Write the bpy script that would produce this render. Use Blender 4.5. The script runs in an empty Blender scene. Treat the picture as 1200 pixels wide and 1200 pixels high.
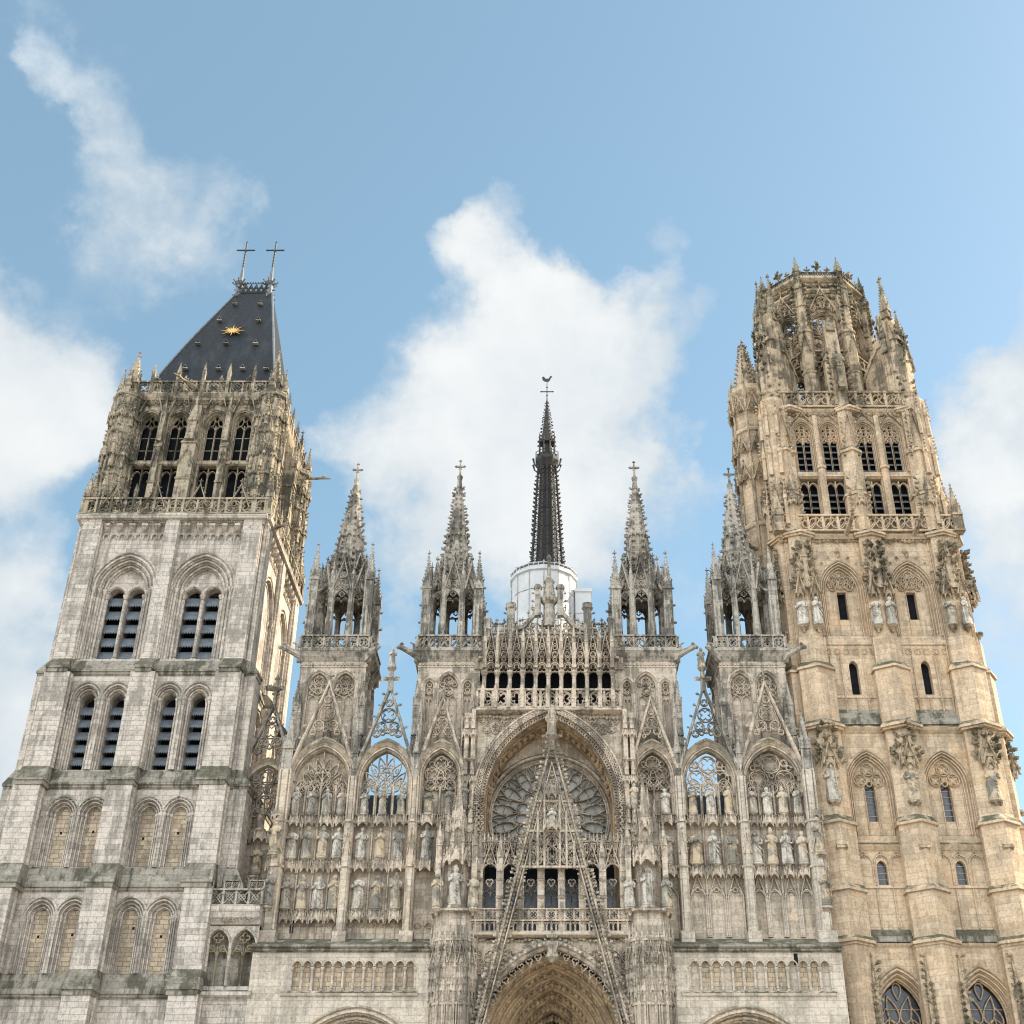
import bpy, math, random
from math import sin, cos, pi, sqrt, radians, acos, atan2, hypot
from mathutils import Vector, Matrix, geometry

R = random.Random(11)
scene = bpy.context.scene
COL = scene.collection


# ------------------------------------------------------------------ mesh builder
class MB:
    """Collects vertices and faces.  Local frame of a wall: x right, y into the wall, z up."""
    def __init__(s, T=None):
        s.v = []; s.f = []; s.T = T or Matrix()

    def add(s, vs, fs):
        o = len(s.v); T = s.T
        s.v.extend([(T @ Vector(p))[:] for p in vs])
        s.f.extend([tuple([i + o for i in f]) for f in fs])

    # --- solids
    def box(s, x0, x1, y0, y1, z0, z1):
        s.add([(x0,y0,z0),(x1,y0,z0),(x1,y1,z0),(x0,y1,z0),(x0,y0,z1),(x1,y0,z1),(x1,y1,z1),(x0,y1,z1)],
              [(3,2,1,0),(4,5,6,7),(0,1,5,4),(1,2,6,5),(2,3,7,6),(3,0,4,7)])

    def loft(s, rings, cap0=True, cap1=True, closed=True):
        """rings: equal-length lists of 3-D points"""
        n = len(rings[0]); vs = [p for r in rings for p in r]; fs = []
        for k in range(len(rings) - 1):
            for i in range(n if closed else n - 1):
                j = (i + 1) % n
                fs.append((k*n+i, k*n+j, (k+1)*n+j, (k+1)*n+i))
        if cap0: fs.append(tuple(range(n))[::-1])
        if cap1: fs.append(tuple((len(rings)-1)*n + i for i in range(n)))
        s.add(vs, fs)

    def plan(s, pts, z0, z1, pts1=None, cap0=True, cap1=True):
        p1 = pts1 or pts
        s.loft([[(x,y,z0) for x,y in pts], [(x,y,z1) for x,y in p1]], cap0, cap1)

    def prism(s, poly, y0, y1):
        """poly in (x,z), extruded in y"""
        s.loft([[(x,y0,z) for x,z in poly], [(x,y1,z) for x,z in poly]])

    def mould(s, x0, x1, prof):
        """profile (y,z) run along x"""
        s.loft([[(x0,y,z) for y,z in prof], [(x1,y,z) for y,z in prof]])

    def lathe(s, cx, cy, prof, n=10, rot=0.0, sx=1.0, sy=1.0):
        s.loft([[(cx + sx*r*cos(rot+2*pi*i/n), cy + sy*r*sin(rot+2*pi*i/n), z) for i in range(n)] for r, z in prof])

    def tube(s, pts, rads, n=6):
        pts = [Vector(p) for p in pts]
        if not isinstance(rads, (list, tuple)): rads = [rads]*len(pts)
        rings = []
        up = Vector((0.3, 0.2, 1)).normalized()
        for i, p in enumerate(pts):
            t = (pts[min(i+1, len(pts)-1)] - pts[max(i-1, 0)]).normalized()
            a = t.cross(up)
            if a.length < .1: a = t.cross(Vector((1,0,0)))
            a.normalize(); b = t.cross(a)
            rings.append([(p + (a*cos(2*pi*k/n) + b*sin(2*pi*k/n))*rads[i])[:] for k in range(n)])
        s.loft(rings)

    # --- flat wall with openings
    def wall(s, outer, holes=(), y=0.0, dep=0.0):
        loops = [[Vector((x, z, 0)) for x, z in outer]] + [[Vector((x, z, 0)) for x, z in h] for h in holes]
        flat = [p for l in loops for p in l]
        if not holes:
            s.add([(p.x, y, p.y) for p in flat], [tuple(range(len(flat)))])
        else:
            tris = geometry.tessellate_polygon(loops)
            s.add([(p.x, y, p.y) for p in flat], [tuple(t) for t in tris])
        if dep:
            for h in holes:
                n = len(h)
                s.add([(x, y, z) for x, z in h] + [(x, y+dep, z) for x, z in h],
                      [(i, (i+1) % n, n+(i+1) % n, n+i) for i in range(n)])

    def panel(s, poly, y):
        s.add([(x, y, z) for x, z in poly], [tuple(range(len(poly)))])

    # --- profile swept along a path in the wall plane
    def sweep(s, path, prof, closed=False, cap=True):
        n = len(path); m = len(prof); vs = []
        for i, (x, z) in enumerate(path):
            if closed: a = path[i-1]; b = path[(i+1) % n]
            else: a = path[max(i-1, 0)]; b = path[min(i+1, n-1)]
            p = Vector((x-a[0], z-a[1])); q = Vector((b[0]-x, b[1]-z))
            if p.length < 1e-6: p = q.copy()
            if q.length < 1e-6: q = p.copy()
            p.normalize(); q.normalize(); t = p + q
            if t.length < 1e-6: t = p
            t = t.normalized(); c = max(.45, t.dot(p))
            nx, nz = -t.y/c, t.x/c
            vs += [(x + nx*k, y, z + nz*k) for k, y in prof]
        fs = []
        for i in range(n if closed else n-1):
            j = (i+1) % n
            for k in range(m-1):
                fs.append((i*m+k, i*m+k+1, j*m+k+1, j*m+k))
        if cap and not closed and m > 2:
            fs.append(tuple(range(m))); fs.append(tuple((n-1)*m + k for k in range(m)))
        s.add(vs, fs)

    def bar(s, path, w, y, d, closed=False):
        """tracery bar: chamfered, front at y, back at y+d"""
        s.sweep(path, [(-w/2, y+d), (-w/2, y+d*.35), (-w*.2, y), (w*.2, y), (w/2, y+d*.35), (w/2, y+d)], closed)

    # --- Gothic ornament
    def crocket(s, x, y, z, dx, dy, r):
        """small leaf curling outward (dx,dy) and up"""
        if R.random() < .07: return            # broken off
        r *= R.uniform(.75, 1.2); a = r*1.25
        px, py = -dy, dx
        s.add([(x-dx*r*.4, y-dy*r*.4, z-r*.5), (x+px*r*.55+dx*r*.6, y+py*r*.55+dy*r*.6, z+r*.05), (x-px*r*.55+dx*r*.6, y-py*r*.55+dy*r*.6, z+r*.05),
               (x+dx*a*1.15, y+dy*a*1.15, z+r*.55), (x+dx*r*.5, y+dy*r*.5, z+r*.75), (x+dx*a, y+dy*a, z-r*.25)],
              [(0,1,4),(0,4,2),(1,3,4),(4,3,2),(0,5,1),(0,2,5),(1,5,3),(2,3,5)])

    def bud(s, x, y, z, r, h=None):
        h = h or r
        s.add([(x,y,z-h),(x+r,y,z),(x,y+r,z),(x-r,y,z),(x,y-r,z),(x,y,z+h)],
              [(0,2,1),(0,3,2),(0,4,3),(0,1,4),(5,1,2),(5,2,3),(5,3,4),(5,4,1)])

    def finial(s, x, y, z, h):
        s.lathe(x, y, [(h*.07, z), (h*.05, z+h*.3), (h*.12, z+h*.36), (h*.05, z+h*.42), (h*.05, z+h*.8), (h*.02, z+h)], 6)
        for k in range(4):
            a = k*pi/2
            s.crocket(x+cos(a)*h*.05, y+sin(a)*h*.05, z+h*.52, cos(a), sin(a), h*.17)
        s.bud(x, y, z+h*.85, h*.09, h*.13)

    def spirelet(s, x, y, z, w, h, n=4, rot=pi/4, crk=None, cs=None, fin=True):
        """crocketed pyramid, base radius w/2 (across corners)"""
        r = w/2
        s.lathe(x, y, [(r*1.12, z-.06*h*.5), (r*1.12, z), (r, z+.004), (r*.5, z+h*.5), (r*.06, z+h*.93)], n, rot)
        crk = crk or max(3, int(h/(.42*max(w, .35))))
        cs = cs or max(.05, w*.11)
        for k in range(n):
            a = rot + 2*pi*k/n
            for i in range(crk):
                t = (i+.5)/crk*.9; rr = r*(1-t)
                s.crocket(x+cos(a)*rr, y+sin(a)*rr, z+h*t, cos(a), sin(a), cs*(1.1-.45*t))
        if fin: s.finial(x, y, z+h*.86, h*.2 if h < 4 else h*.14)

    def pinnacle(s, x, y, z, w, hs, hp, gab=True):
        """square shaft with sunk panels, four gablets, crocketed spirelet"""
        q = w/2; e = w*.09
        s.box(x-q*.82, x+q*.82, y-q*.82, y+q*.82, z, z+hs)
        for sx in (-1, 1):
            for sy in (-1, 1):
                s.box(x+sx*q-e if sx > 0 else x-q, x+q if sx > 0 else x-q+e*2, y+q-e*2 if sy > 0 else y-q, y+q if sy > 0 else y-q+e*2, z, z+hs*.98)
        s.box(x-q*1.1, x+q*1.1, y-q*1.1, y+q*1.1, z-.06, z+.08)
        if gab:
            g = hs + w*.15
            for k in range(4):
                c, sn = (0,1,0,-1)[k], (-1,0,1,0)[k]
                px, py = -sn, c
                def P(u, o, h): return (x + px*u + c*o, y + py*u + sn*o, z + h)
                o0 = q*1.13
                s.add([P(-q*1.05,o0,hs-w*.55), P(q*1.05,o0,hs-w*.55), P(0,o0,hs+w*.75), P(-q*1.05,q*.7,hs-w*.55), P(q*1.05,q*.7,hs-w*.55), P(0,q*.3,hs+w*.75)],
                      [(0,1,2),(0,2,5,3),(1,4,5,2),(0,3,4,1)])
                X = P(0, o0, hs+w*.8)
                s.bud(X[0], X[1], X[2], w*.1, w*.2)
        s.box(x-q*.95, x+q*.95, y-q*.95, y+q*.95, z+hs-.02, z+hs+w*.1)
        s.spirelet(x, y, z+hs+w*.1, w*1.2, hp)

    def colonnette(s, x, y, z0, z1, r):
        s.lathe(x, y, [(r*1.7, z0), (r*1.7, z0+r), (r*1.25, z0+r*1.6), (r, z0+r*2), (r, z1-r*3), (r*1.3, z1-r*2.8), (r*1.05, z1-r*2.5), (r*1.9, z1-r*.6), (r*1.9, z1)], 8)

    def frieze(s, x0, x1, z, h, y, seed=0):
        """band of carved leaves"""
        rr = random.Random(seed + int(x0*10)); x = x0
        while x < x1:
            r = h*rr.uniform(.3, .5)
            s.bud(x, y, z + h*.5 + rr.uniform(-.2, .2)*h, r, r*.9)
            x += r*1.5

    def corbels(s, x0, x1, n, z, h, y, d):
        st = (x1-x0)/n
        for i in range(n):
            x = x0 + st*(i+.5); w = st*.22
            s.mould(x-w, x+w, [(y, z), (y-d*.35, z+h*.25), (y-d, z+h*.75), (y-d, z+h), (y, z+h)])
            s.bud(x, y-d*.7, z+h*.45, w*1.2, h*.3)

    def balustrade(s, x0, x1, y, z, h, style='foil', d=.16, posts=True):
        s.box(x0, x1, y-.05, y+d+.05, z, z+h*.1)
        s.box(x0, x1, y-.07, y+d+.07, z+h*.9, z+h)
        n = max(1, round((x1-x0)/(h*.78))); st = (x1-x0)/n; b = h*.085
        zc = z+h*.5; r = min(st, h*.8)*.46
        for i in range(n+1):
            x = x0+st*i
            s.box(x-b*.7, x+b*.7, y-.02, y+d+.02, z+h*.1, z+h*.9)
        for i in range(n):
            x = x0+st*(i+.5)
            if style == 'foil':
                s.bar(ring(x, zc, r, 14), b, y, d, True)
                s.bar(foil(x, zc, r*.86, 4, pi/4*(i % 2)), b*.8, y+.02, d-.04, True)
            elif style == 'flam':
                for q in (-1, 1):
                    s.bar(tear(x+q*st*.23, zc+q*h*.05, h*.72, st*.42, pi/2*q+.35*q), b, y, d, True)
                s.bar([(x-st*.5, z+h*.1), (x-st*.1, zc), (x+st*.1, zc), (x+st*.5, z+h*.9)], b, y, d)
            elif style == 'arc':
                for q in (-.25, .25):
                    s.bar(arch(x+q*st, z+h*.1, st*.42, z+h*.55, .8, 4), b, y, d)
                s.bar(foil(x, z+h*.72, st*.15, 4), b*.7, y, d, True)
            else:
                s.bar([(x-st/2, z+h*.1), (x+st/2, z+h*.9)], b, y, d)
                s.bar([(x-st/2, z+h*.9), (x+st/2, z+h*.1)], b, y+.01, d)
                s.bar(foil(x, zc, r*.5, 4), b*.7, y, d, True)

    def canopy(s, x, y, z, w, h=None):
        """half-octagonal tabernacle over a niche; lower rim at z, projecting to -y"""
        h = h or w*.75; q = w/2
        pl = [(x-q, y), (x-q, y-q*.55), (x-q*.5, y-q*1.1), (x+q*.5, y-q*1.1), (x+q, y-q*.55), (x+q, y)]
        pt = [(x+(a-x)*.8, y+(b-y)*.8) for a, b in pl]
        s.plan(pl, z+h*.3, z+h*.42); s.plan(pt, z+h*.42, z+h)
        for (a, b), (c, d) in zip(pl[:-1], pl[1:]):
            m = ((a+c)/2, (b+d)/2); L = hypot(c-a, d-b)
            # hanging cusped arch as two wedges, gablet above
            for (p, o) in ((a, b), (c, d)):
                s.add([(p, o, z), (p, o, z+h*.34), (m[0], m[1], z+h*.34), ((p+m[0])/2, (o+m[1])/2, z+h*.2), (p*.97+x*.03, o*.97+y*.03+.04, z+h*.1)],
                      [(0, 3, 2, 1), (4, 3, 0)])
            s.add([(a, b-.02, z+h*.3), (c, d-.02, z+h*.3), (m[0], m[1]-.03, z+h*.95), (m[0], m[1]+.1, z+h*.8)], [(0, 1, 2), (0, 2, 3), (1, 3, 2)])
            s.bud(m[0], m[1]-.02, z+h*.98, w*.05, w*.09)
        for a, b in pl[1:-1]:
            s.lathe(a, b, [(w*.045, z-.02), (w*.045, z+h*.6), (w*.06, z+h*.62), (w*.005, z+h*1.15)], 5)

    def console(s, x, y, z, w):
        s.lathe(x, y, [(w*.1, z-w*.75), (w*.2, z-w*.55), (w*.17, z-w*.48), (w*.42, z-w*.2), (w*.5, z-w*.16), (w*.5, z)], 8)
        for k in range(5):
            a = -pi*k/4
            s.bud(x+cos(a)*w*.36, y+sin(a)*w*.36, z-w*.3, w*.13)

    def panels(s, x0, x1, z0, z1, y, n, b=.07, d=.1, head=True, mid=False):
        st = (x1-x0)/n
        for i in range(n+1):
            s.bar([(x0+st*i, z0), (x0+st*i, z1)], b, y-d, d)
        if head:
            for i in range(n):
                x = x0+st*(i+.5)
                s.bar(arch(x, z1-st*.95, st, z1-st*.95, .8, 5, False), b*.8, y-d*.9, d*.9)
                s.bar(foil(x, z1-st*.5, st*.28, 3, pi/2), b*.6, y-d*.7, d*.7, True)
        if mid:
            zm = (z0+z1)/2
            for i in range(n):
                x = x0+st*(i+.5)
                s.bar(arch(x, zm-st*.5, st, zm-st*.5, .8, 5, False), b*.7, y-d*.8, d*.8)

    def foils_in(s, poly, cx, radii, y, b, d, gap=.02):
        """tracery: foiled circles packed symmetrically in a shape"""
        for (x, z, r) in pack(poly, cx, radii, gap):
            s.bar(ring(x, z, r, 14 if r > .3 else 9), b, y, d, True)
            if r > .16: s.bar(foil(x, z, r*.84, 4 if r > .26 else 3, pi/4 if r > .26 else pi/2), b*.75, y+d*.15, d*.7, True)

    def gable(s, cx, z0, w, h, y, d=.25, rail=.2, crk=7, cut=None, tracery=True, fin=1.2, b=.07, radii=None):
        """openwork gable: two raking rails, crockets, tracery between, finial on top"""
        path = [(cx-w/2, z0), (cx, z0+h), (cx+w/2, z0)]
        s.sweep(path, [(-rail*.5, y+d), (-rail*.5, y+.05), (-rail*.2, y-.04), (rail*.2, y-.04), (rail*.5, y+.05), (rail*.5, y+d)])
        L = hypot(w/2, h)
        for q in (-1, 1):
            ox, oz = q*h/L, w/2/L
            for i in range(crk):
                t = (i+.7)/(crk+.4)
                x = cx+q*(w/2)*(1-t)+ox*rail*.5; z = z0+h*t+oz*rail*.5
                s.crocket(x, y+d*.4, z, q, 0, max(.09, w*.042))
        if fin: s.finial(cx, y+d*.4, z0+h, fin)
        if tracery:
            if cut:   # cut: arch outline below
                poly = [(cx-w/2+.15, z0)] + cut + [(cx+w/2-.15, z0), (cx, z0+h-.3)]
            else:
                poly = [(cx-w/2+.1, z0), (cx+w/2-.1, z0), (cx, z0+h-.2)]
            s.foils_in(poly, cx, radii or [w*.125, w*.1, w*.08, w*.06, w*.045, w*.035], y+.05, b, d*.6)

    def build(s, name, mat, parent=None, smooth=False):
        return emit(name, s, mat, parent, smooth)


def ring(cx, cz, r, n=16): return [(cx+r*cos(2*pi*i/n), cz+r*sin(2*pi*i/n)) for i in range(n)]

def foil(cx, cz, r, n=4, rot=0.0):
    m = n*6
    return [(cx + r*(.5+.5*abs(cos(n*t/2))**.7)*cos(t+rot), cz + r*(.5+.5*abs(cos(n*t/2))**.7)*sin(t+rot)) for t in (2*pi*i/m for i in range(m))]

def tear(cx, cz, L, W, rot, n=14):
    """pointed teardrop, point towards rot"""
    c, s_ = cos(rot), sin(rot); out = []
    for i in range(n):
        t = 2*pi*i/n
        u = L/2*cos(t); v = W/2*sin(t)*sin(t/2)**1.0*1.25
        out.append((cx+u*c-v*s_, cz+u*s_+v*c))
    return out

def arch(cx, z0, w, zs, k=.75, n=8, bottom=True):
    """pointed arch outline: up the left jamb, over, down the right"""
    r = k*w; phi = acos(max(-1, min(1, (w/2-r)/r)))
    L = [(cx-w/2+r+r*cos(pi-(pi-phi)*i/n), zs+r*sin(pi-(pi-phi)*i/n)) for i in range(n+1)]
    pts = L + [(2*cx-x, z) for x, z in L[-2::-1]]
    if bottom and zs-z0 > 1e-4: pts = [(cx-w/2, z0)] + pts + [(cx+w/2, z0)]
    return pts

def rise(w, k): return w*sqrt(max(0, k-.25))

def inside_dist(poly, x, z):
    ins = False; d = 1e9; n = len(poly)
    for i in range(n):
        x0, z0 = poly[i]; x1, z1 = poly[(i+1) % n]
        if (z0 > z) != (z1 > z) and x < (x1-x0)*(z-z0)/(z1-z0)+x0: ins = not ins
        ex, ez = x1-x0, z1-z0; L = ex*ex+ez*ez
        t = 0 if L == 0 else max(0, min(1, ((x-x0)*ex+(z-z0)*ez)/L))
        d = min(d, hypot(x-x0-t*ex, z-z0-t*ez))
    return d if ins else -d

def pack(poly, cx, radii, gap=.02, sym=True):
    zs = [p[1] for p in poly]; xs = [p[0] for p in poly]
    zmin, zmax = min(zs), max(zs); hw = max(xs)-cx; out = []
    for r in radii:
        st = max(r*.34, .05); nz = int((zmax-zmin)/st)+1; nx = int(hw/st)+1
        for i in range(nz):
            z = zmax-st*i
            for j in range(nx):
                x = j*st
                if 0 < x < r+gap/2: continue
                if inside_dist(poly, cx+x, z) < r or inside_dist(poly, cx-x, z) < r and x > 0 and sym: continue
                if any(hypot(abs(a-cx)-x, c-z) < r+q+gap for a, c, q in out): continue
                out.append((cx+x, z, r))
                if x > 0: out.append((cx-x, z, r))
    return out

def frame(cx, cy, ang=0.0): return Matrix.Translation((cx, cy, 0)) @ Matrix.Rotation(ang, 4, 'Z')


# ------------------------------------------------------------------ objects
def wloc(o):
    p = Vector((0, 0, 0))
    while o: p += o.location; o = o.parent
    return p

def clusters(mb):
    """separate pieces of a builder: connected faces, then pieces whose boxes touch"""
    par = list(range(len(mb.v)))
    def find(i):
        while par[i] != i: par[i] = par[par[i]]; i = par[i]
        return i
    for f in mb.f:
        r = find(f[0])
        for i in f[1:]:
            q = find(i)
            if q != r: par[q] = r
    box = {}
    for i, p in enumerate(mb.v):
        r = find(i); b = box.get(r)
        if b is None: box[r] = [p[0], p[0], p[1], p[1], p[2], p[2]]
        else:
            for k in range(3):
                if p[k] < b[2*k]: b[2*k] = p[k]
                if p[k] > b[2*k+1]: b[2*k+1] = p[k]
    ids = sorted(box, key=lambda r: box[r][0]); cp = {r: r for r in ids}
    def cf(i):
        while cp[i] != i: cp[i] = cp[cp[i]]; i = cp[i]
        return i
    act = []; e = .03
    for r in ids:
        b = box[r]; act = [q for q in act if box[q][1]+e >= b[0]]
        for q in act:
            c = box[q]
            if c[3]+e >= b[2] and c[2]-e <= b[3] and c[5]+e >= b[4] and c[4]-e <= b[5]:
                x, y = cf(q), cf(r)
                if x != y: cp[y] = x
        act.append(r)
    big = {}
    for r in ids:
        c = cf(r); b = box[r]
        if c not in big: big[c] = list(b)
        else:
            for k in range(3): big[c][2*k] = min(big[c][2*k], b[2*k]); big[c][2*k+1] = max(big[c][2*k+1], b[2*k+1])
    dim = lambda b: max(b[1]-b[0], b[3]-b[2], b[5]-b[4])
    cen = lambda b: Vector(((b[0]+b[1])/2, (b[2]+b[3])/2, (b[4]+b[5])/2))
    main = [c for c in big if dim(big[c]) > .45] or [max(big, key=lambda c: dim(big[c]))]
    def gap(a, b): return sum(max(0, a[2*k]-b[2*k+1], b[2*k]-a[2*k+1]) for k in range(3))
    home = {c: (c if c in main else min(main, key=lambda m: gap(big[c], big[m]))) for c in big}
    if not 1 < len(main) <= 70: return [mb]
    out = {}; where = {}
    for f in mb.f:
        c = home[cf(find(f[0]))]
        o = out.setdefault(c, MB()); w = where.setdefault(c, {})
        g = []
        for i in f:
            if i not in w: w[i] = len(o.v); o.v.append(mb.v[i])
            g.append(w[i])
        o.f.append(tuple(g))
    return sorted(out.values(), key=lambda o: -len(o.v))

def emit(name, mb, mat, parent=None, smooth=False):
    """links the collected faces as mesh objects, one for each separate piece, origin at its own base centre"""
    if not mb.v: return None
    objs = [emit_one(name, c, mat, parent, smooth) for c in (clusters(mb) if parent else [mb])]
    return objs[0]

def emit_one(name, mb, mat, parent, smooth):
    xs, ys, zs = zip(*mb.v)
    c = Vector(((min(xs)+max(xs))/2, (min(ys)+max(ys))/2, min(zs)))
    me = bpy.data.meshes.new(name)
    me.from_pydata([(x-c.x, y-c.y, z-c.z) for x, y, z in mb.v], [], mb.f)
    me.materials.append(mat)
    if smooth:
        me.polygons.foreach_set('use_smooth', [True]*len(me.polygons))
    me.update()
    o = bpy.data.objects.new(name, me); COL.objects.link(o)
    if parent: o.parent = parent; o.location = c - wloc(parent)
    else: o.location = c
    return o

def tag(o, label=None, cat=None, group=None, kind=None):
    if label: o['label'] = label
    if cat: o['category'] = cat
    if group: o['group'] = group
    if kind: o['kind'] = kind
    return o

def thing(name, label, cat, loc, group=None):
    o = bpy.data.objects.new(name, None); COL.objects.link(o); o.location = loc
    o.empty_display_size = .5
    return tag(o, label, cat, group)

def copy_thing(o, parent=None):
    c = o.copy(); COL.objects.link(c)
    if parent: c.parent = parent
    for ch in list(o.children): copy_thing(ch, c)
    return c


# ------------------------------------------------------------------ materials
def nd(nt, t, **kw):
    n = nt.nodes.new(t)
    for k, v in kw.items():
        if k.startswith('i_'): n.inputs[k[2:].replace('_', ' ')].default_value = v
        else: setattr(n, k, v)
    return n

def math_(nt, op, a, b=None, c=None, clamp=False):
    n = nt.nodes.new('ShaderNodeMath'); n.operation = op; n.use_clamp = clamp
    for i, v in enumerate((a, b, c)):
        if v is None: continue
        if isinstance(v, (int, float)): n.inputs[i].default_value = v
        else: nt.links.new(v, n.inputs[i])
    return n.outputs[0]

def ramp(nt, src, a, b):
    n = nt.nodes.new('ShaderNodeMapRange'); n.interpolation_type = 'SMOOTHSTEP'
    nt.links.new(src, n.inputs[0]); n.inputs[1].default_value = a; n.inputs[2].default_value = b
    return n.outputs[0]

def mixc(nt, f, a, b, mode='MIX'):
    n = nt.nodes.new('ShaderNodeMix'); n.data_type = 'RGBA'; n.blend_type = mode
    for s, v in ((n.inputs[0], f), (n.inputs[6], a), (n.inputs[7], b)):
        if isinstance(v, (int, float)): s.default_value = v
        elif isinstance(v, (tuple, list)): s.default_value = (*v, 1)
        else: nt.links.new(v, s)
    return n.outputs[2]

def noise(nt, vec, scale, detail=5, rough=.6):
    n = nd(nt, 'ShaderNodeTexNoise', noise_dimensions='3D')
    n.inputs['Scale'].default_value = scale; n.inputs['Detail'].default_value = detail; n.inputs['Roughness'].default_value = rough
    if vec is not None: nt.links.new(vec, n.inputs['Vector'])
    return n.outputs['Fac']

def stone(name, c1, c2, dark, amt=.5, bw=.85, bh=.34, mortar=.5, moss=.6, mossc=(.07, .068, .045), warm=None, crust=.3, bump=.35, bleach=0.0, tint=None):
    m = bpy.data.materials.new(name); m.use_nodes = True; nt = m.node_tree; nt.nodes.clear()
    out = nd(nt, 'ShaderNodeOutputMaterial'); bs = nd(nt, 'ShaderNodeBsdfPrincipled')
    bs.inputs['Roughness'].default_value = .92; bs.inputs['Specular IOR Level'].default_value = .15
    nt.links.new(bs.outputs[0], out.inputs[0])
    geo = nd(nt, 'ShaderNodeNewGeometry'); pos = geo.outputs['Position']
    sp = nd(nt, 'ShaderNodeSeparateXYZ'); nt.links.new(pos, sp.inputs[0])
    sn = nd(nt, 'ShaderNodeSeparateXYZ'); nt.links.new(geo.outputs['True Normal'], sn.inputs[0])
    side = math_(nt, 'GREATER_THAN', math_(nt, 'ABSOLUTE', sn.outputs[0]), .75)
    u = math_(nt, 'ADD', math_(nt, 'MULTIPLY', sp.outputs[0], math_(nt, 'SUBTRACT', 1.0, side)), math_(nt, 'MULTIPLY', sp.outputs[1], side))
    cv = nd(nt, 'ShaderNodeCombineXYZ'); nt.links.new(u, cv.inputs[0]); nt.links.new(sp.outputs[2], cv.inputs[1])
    # slightly irregular coursing
    wob = nd(nt, 'ShaderNodeTexNoise'); wob.inputs['Scale'].default_value = .9; nt.links.new(pos, wob.inputs['Vector'])
    wv = nd(nt, 'ShaderNodeVectorMath', operation='SCALE'); nt.links.new(wob.outputs['Color'], wv.inputs[0]); wv.inputs['Scale'].default_value = .05
    av = nd(nt, 'ShaderNodeVectorMath', operation='ADD'); nt.links.new(cv.outputs[0], av.inputs[0]); nt.links.new(wv.outputs[0], av.inputs[1])
    br = nd(nt, 'ShaderNodeTexBrick', offset=.5, squash=1.3, squash_frequency=3)
    nt.links.new(av.outputs[0], br.inputs['Vector'])
    br.inputs['Color1'].default_value = (*c1, 1); br.inputs['Color2'].default_value = (*c2, 1)
    br.inputs['Mortar'].default_value = tuple(a*(1-mortar)+b*mortar for a, b in zip(c1, dark))+(1,)
    br.inputs['Scale'].default_value = 1; br.inputs['Mortar Size'].default_value = .02; br.inputs['Mortar Smooth'].default_value = .3
    br.inputs['Brick Width'].default_value = bw; br.inputs['Row Height'].default_value = bh; br.inputs['Bias'].default_value = -.1
    col = br.outputs['Color']
    # whole blocks replaced or weathered differently
    b2 = nd(nt, 'ShaderNodeTexBrick', offset=.5, squash=1.3, squash_frequency=3); nt.links.new(av.outputs[0], b2.inputs['Vector'])
    b2.inputs['Color1'].default_value = (0, 0, 0, 1); b2.inputs['Color2'].default_value = (1, 1, 1, 1); b2.inputs['Mortar'].default_value = (.5, .5, .5, 1)
    b2.inputs['Scale'].default_value = 1; b2.inputs['Brick Width'].default_value = bw; b2.inputs['Row Height'].default_value = bh; b2.inputs['Mortar Size'].default_value = .0
    blk = nd(nt, 'ShaderNodeRGBToBW'); nt.links.new(b2.outputs['Color'], blk.inputs[0])
    big = noise(nt, pos, .42, 9, .68)
    if warm:
        col = mixc(nt, math_(nt, 'MULTIPLY', ramp(nt, noise(nt, pos, .45, 5, .6), .45, .68), .75), col, warm)
    # grey weather crust: patches + vertical runs + odd blocks
    mp = nd(nt, 'ShaderNodeMapping'); mp.inputs['Scale'].default_value = (2.6, 2.6, .2); nt.links.new(pos, mp.inputs['Vector'])
    runs = noise(nt, mp.outputs[0], 1.0, 9, .68)
    st = math_(nt, 'ADD', math_(nt, 'MULTIPLY', runs, .55), math_(nt, 'ADD', math_(nt, 'MULTIPLY', big, .5), math_(nt, 'MULTIPLY', blk.outputs[0], .06)))
    stain = math_(nt, 'MULTIPLY', ramp(nt, st, .515, .625), amt)
    col = mixc(nt, stain, col, dark)
    if bleach:
        wr = math_(nt, 'MULTIPLY', ramp(nt, noise(nt, pos, .6, 6, .65), .52, .7), bleach)
        col = mixc(nt, wr, col, (.5, .485, .45))
    # black crust in small blotches
    cr = math_(nt, 'MULTIPLY', ramp(nt, noise(nt, pos, 3.0, 9, .76), .545, .64), crust)
    col = mixc(nt, cr, col, (.045, .043, .036))
    # fine pitting
    fine = noise(nt, pos, 6.5, 8, .74)
    col = mixc(nt, .4, col, mixc(nt, ramp(nt, fine, .35, .58), (.28, .26, .24), (1.0, 1.0, 1.0)), 'MULTIPLY')
    if tint:
        oi = nd(nt, 'ShaderNodeObjectInfo')
        col = mixc(nt, ramp(nt, oi.outputs['Random'], .15, .95), col, mixc(nt, ramp(nt, noise(nt, pos, .9), .45, .55), tint[0], tint[1]))
    # moss and lichen on surfaces that face up
    up = ramp(nt, sn.outputs[2], .25, .6)
    mo = math_(nt, 'MULTIPLY', math_(nt, 'MULTIPLY', up, ramp(nt, noise(nt, pos, 1.1, 6, .65), .32, .55)), moss)
    col = mixc(nt, mo, col, mixc(nt, ramp(nt, fine, .4, .65), mossc, tuple(c*2.0 for c in mossc)))
    nt.links.new(col, bs.inputs['Base Color'])
    hgt = math_(nt, 'ADD', math_(nt, 'MULTIPLY', br.outputs['Fac'], -.5), math_(nt, 'ADD', math_(nt, 'MULTIPLY', fine, .7), math_(nt, 'MULTIPLY', noise(nt, pos, 2.5, 6, .65), 1.0)))
    bp = nd(nt, 'ShaderNodeBump'); bp.inputs['Strength'].default_value = bump; bp.inputs['Distance'].default_value = .06
    nt.links.new(hgt, bp.inputs['Height']); nt.links.new(bp.outputs[0], bs.inputs['Normal'])
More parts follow.
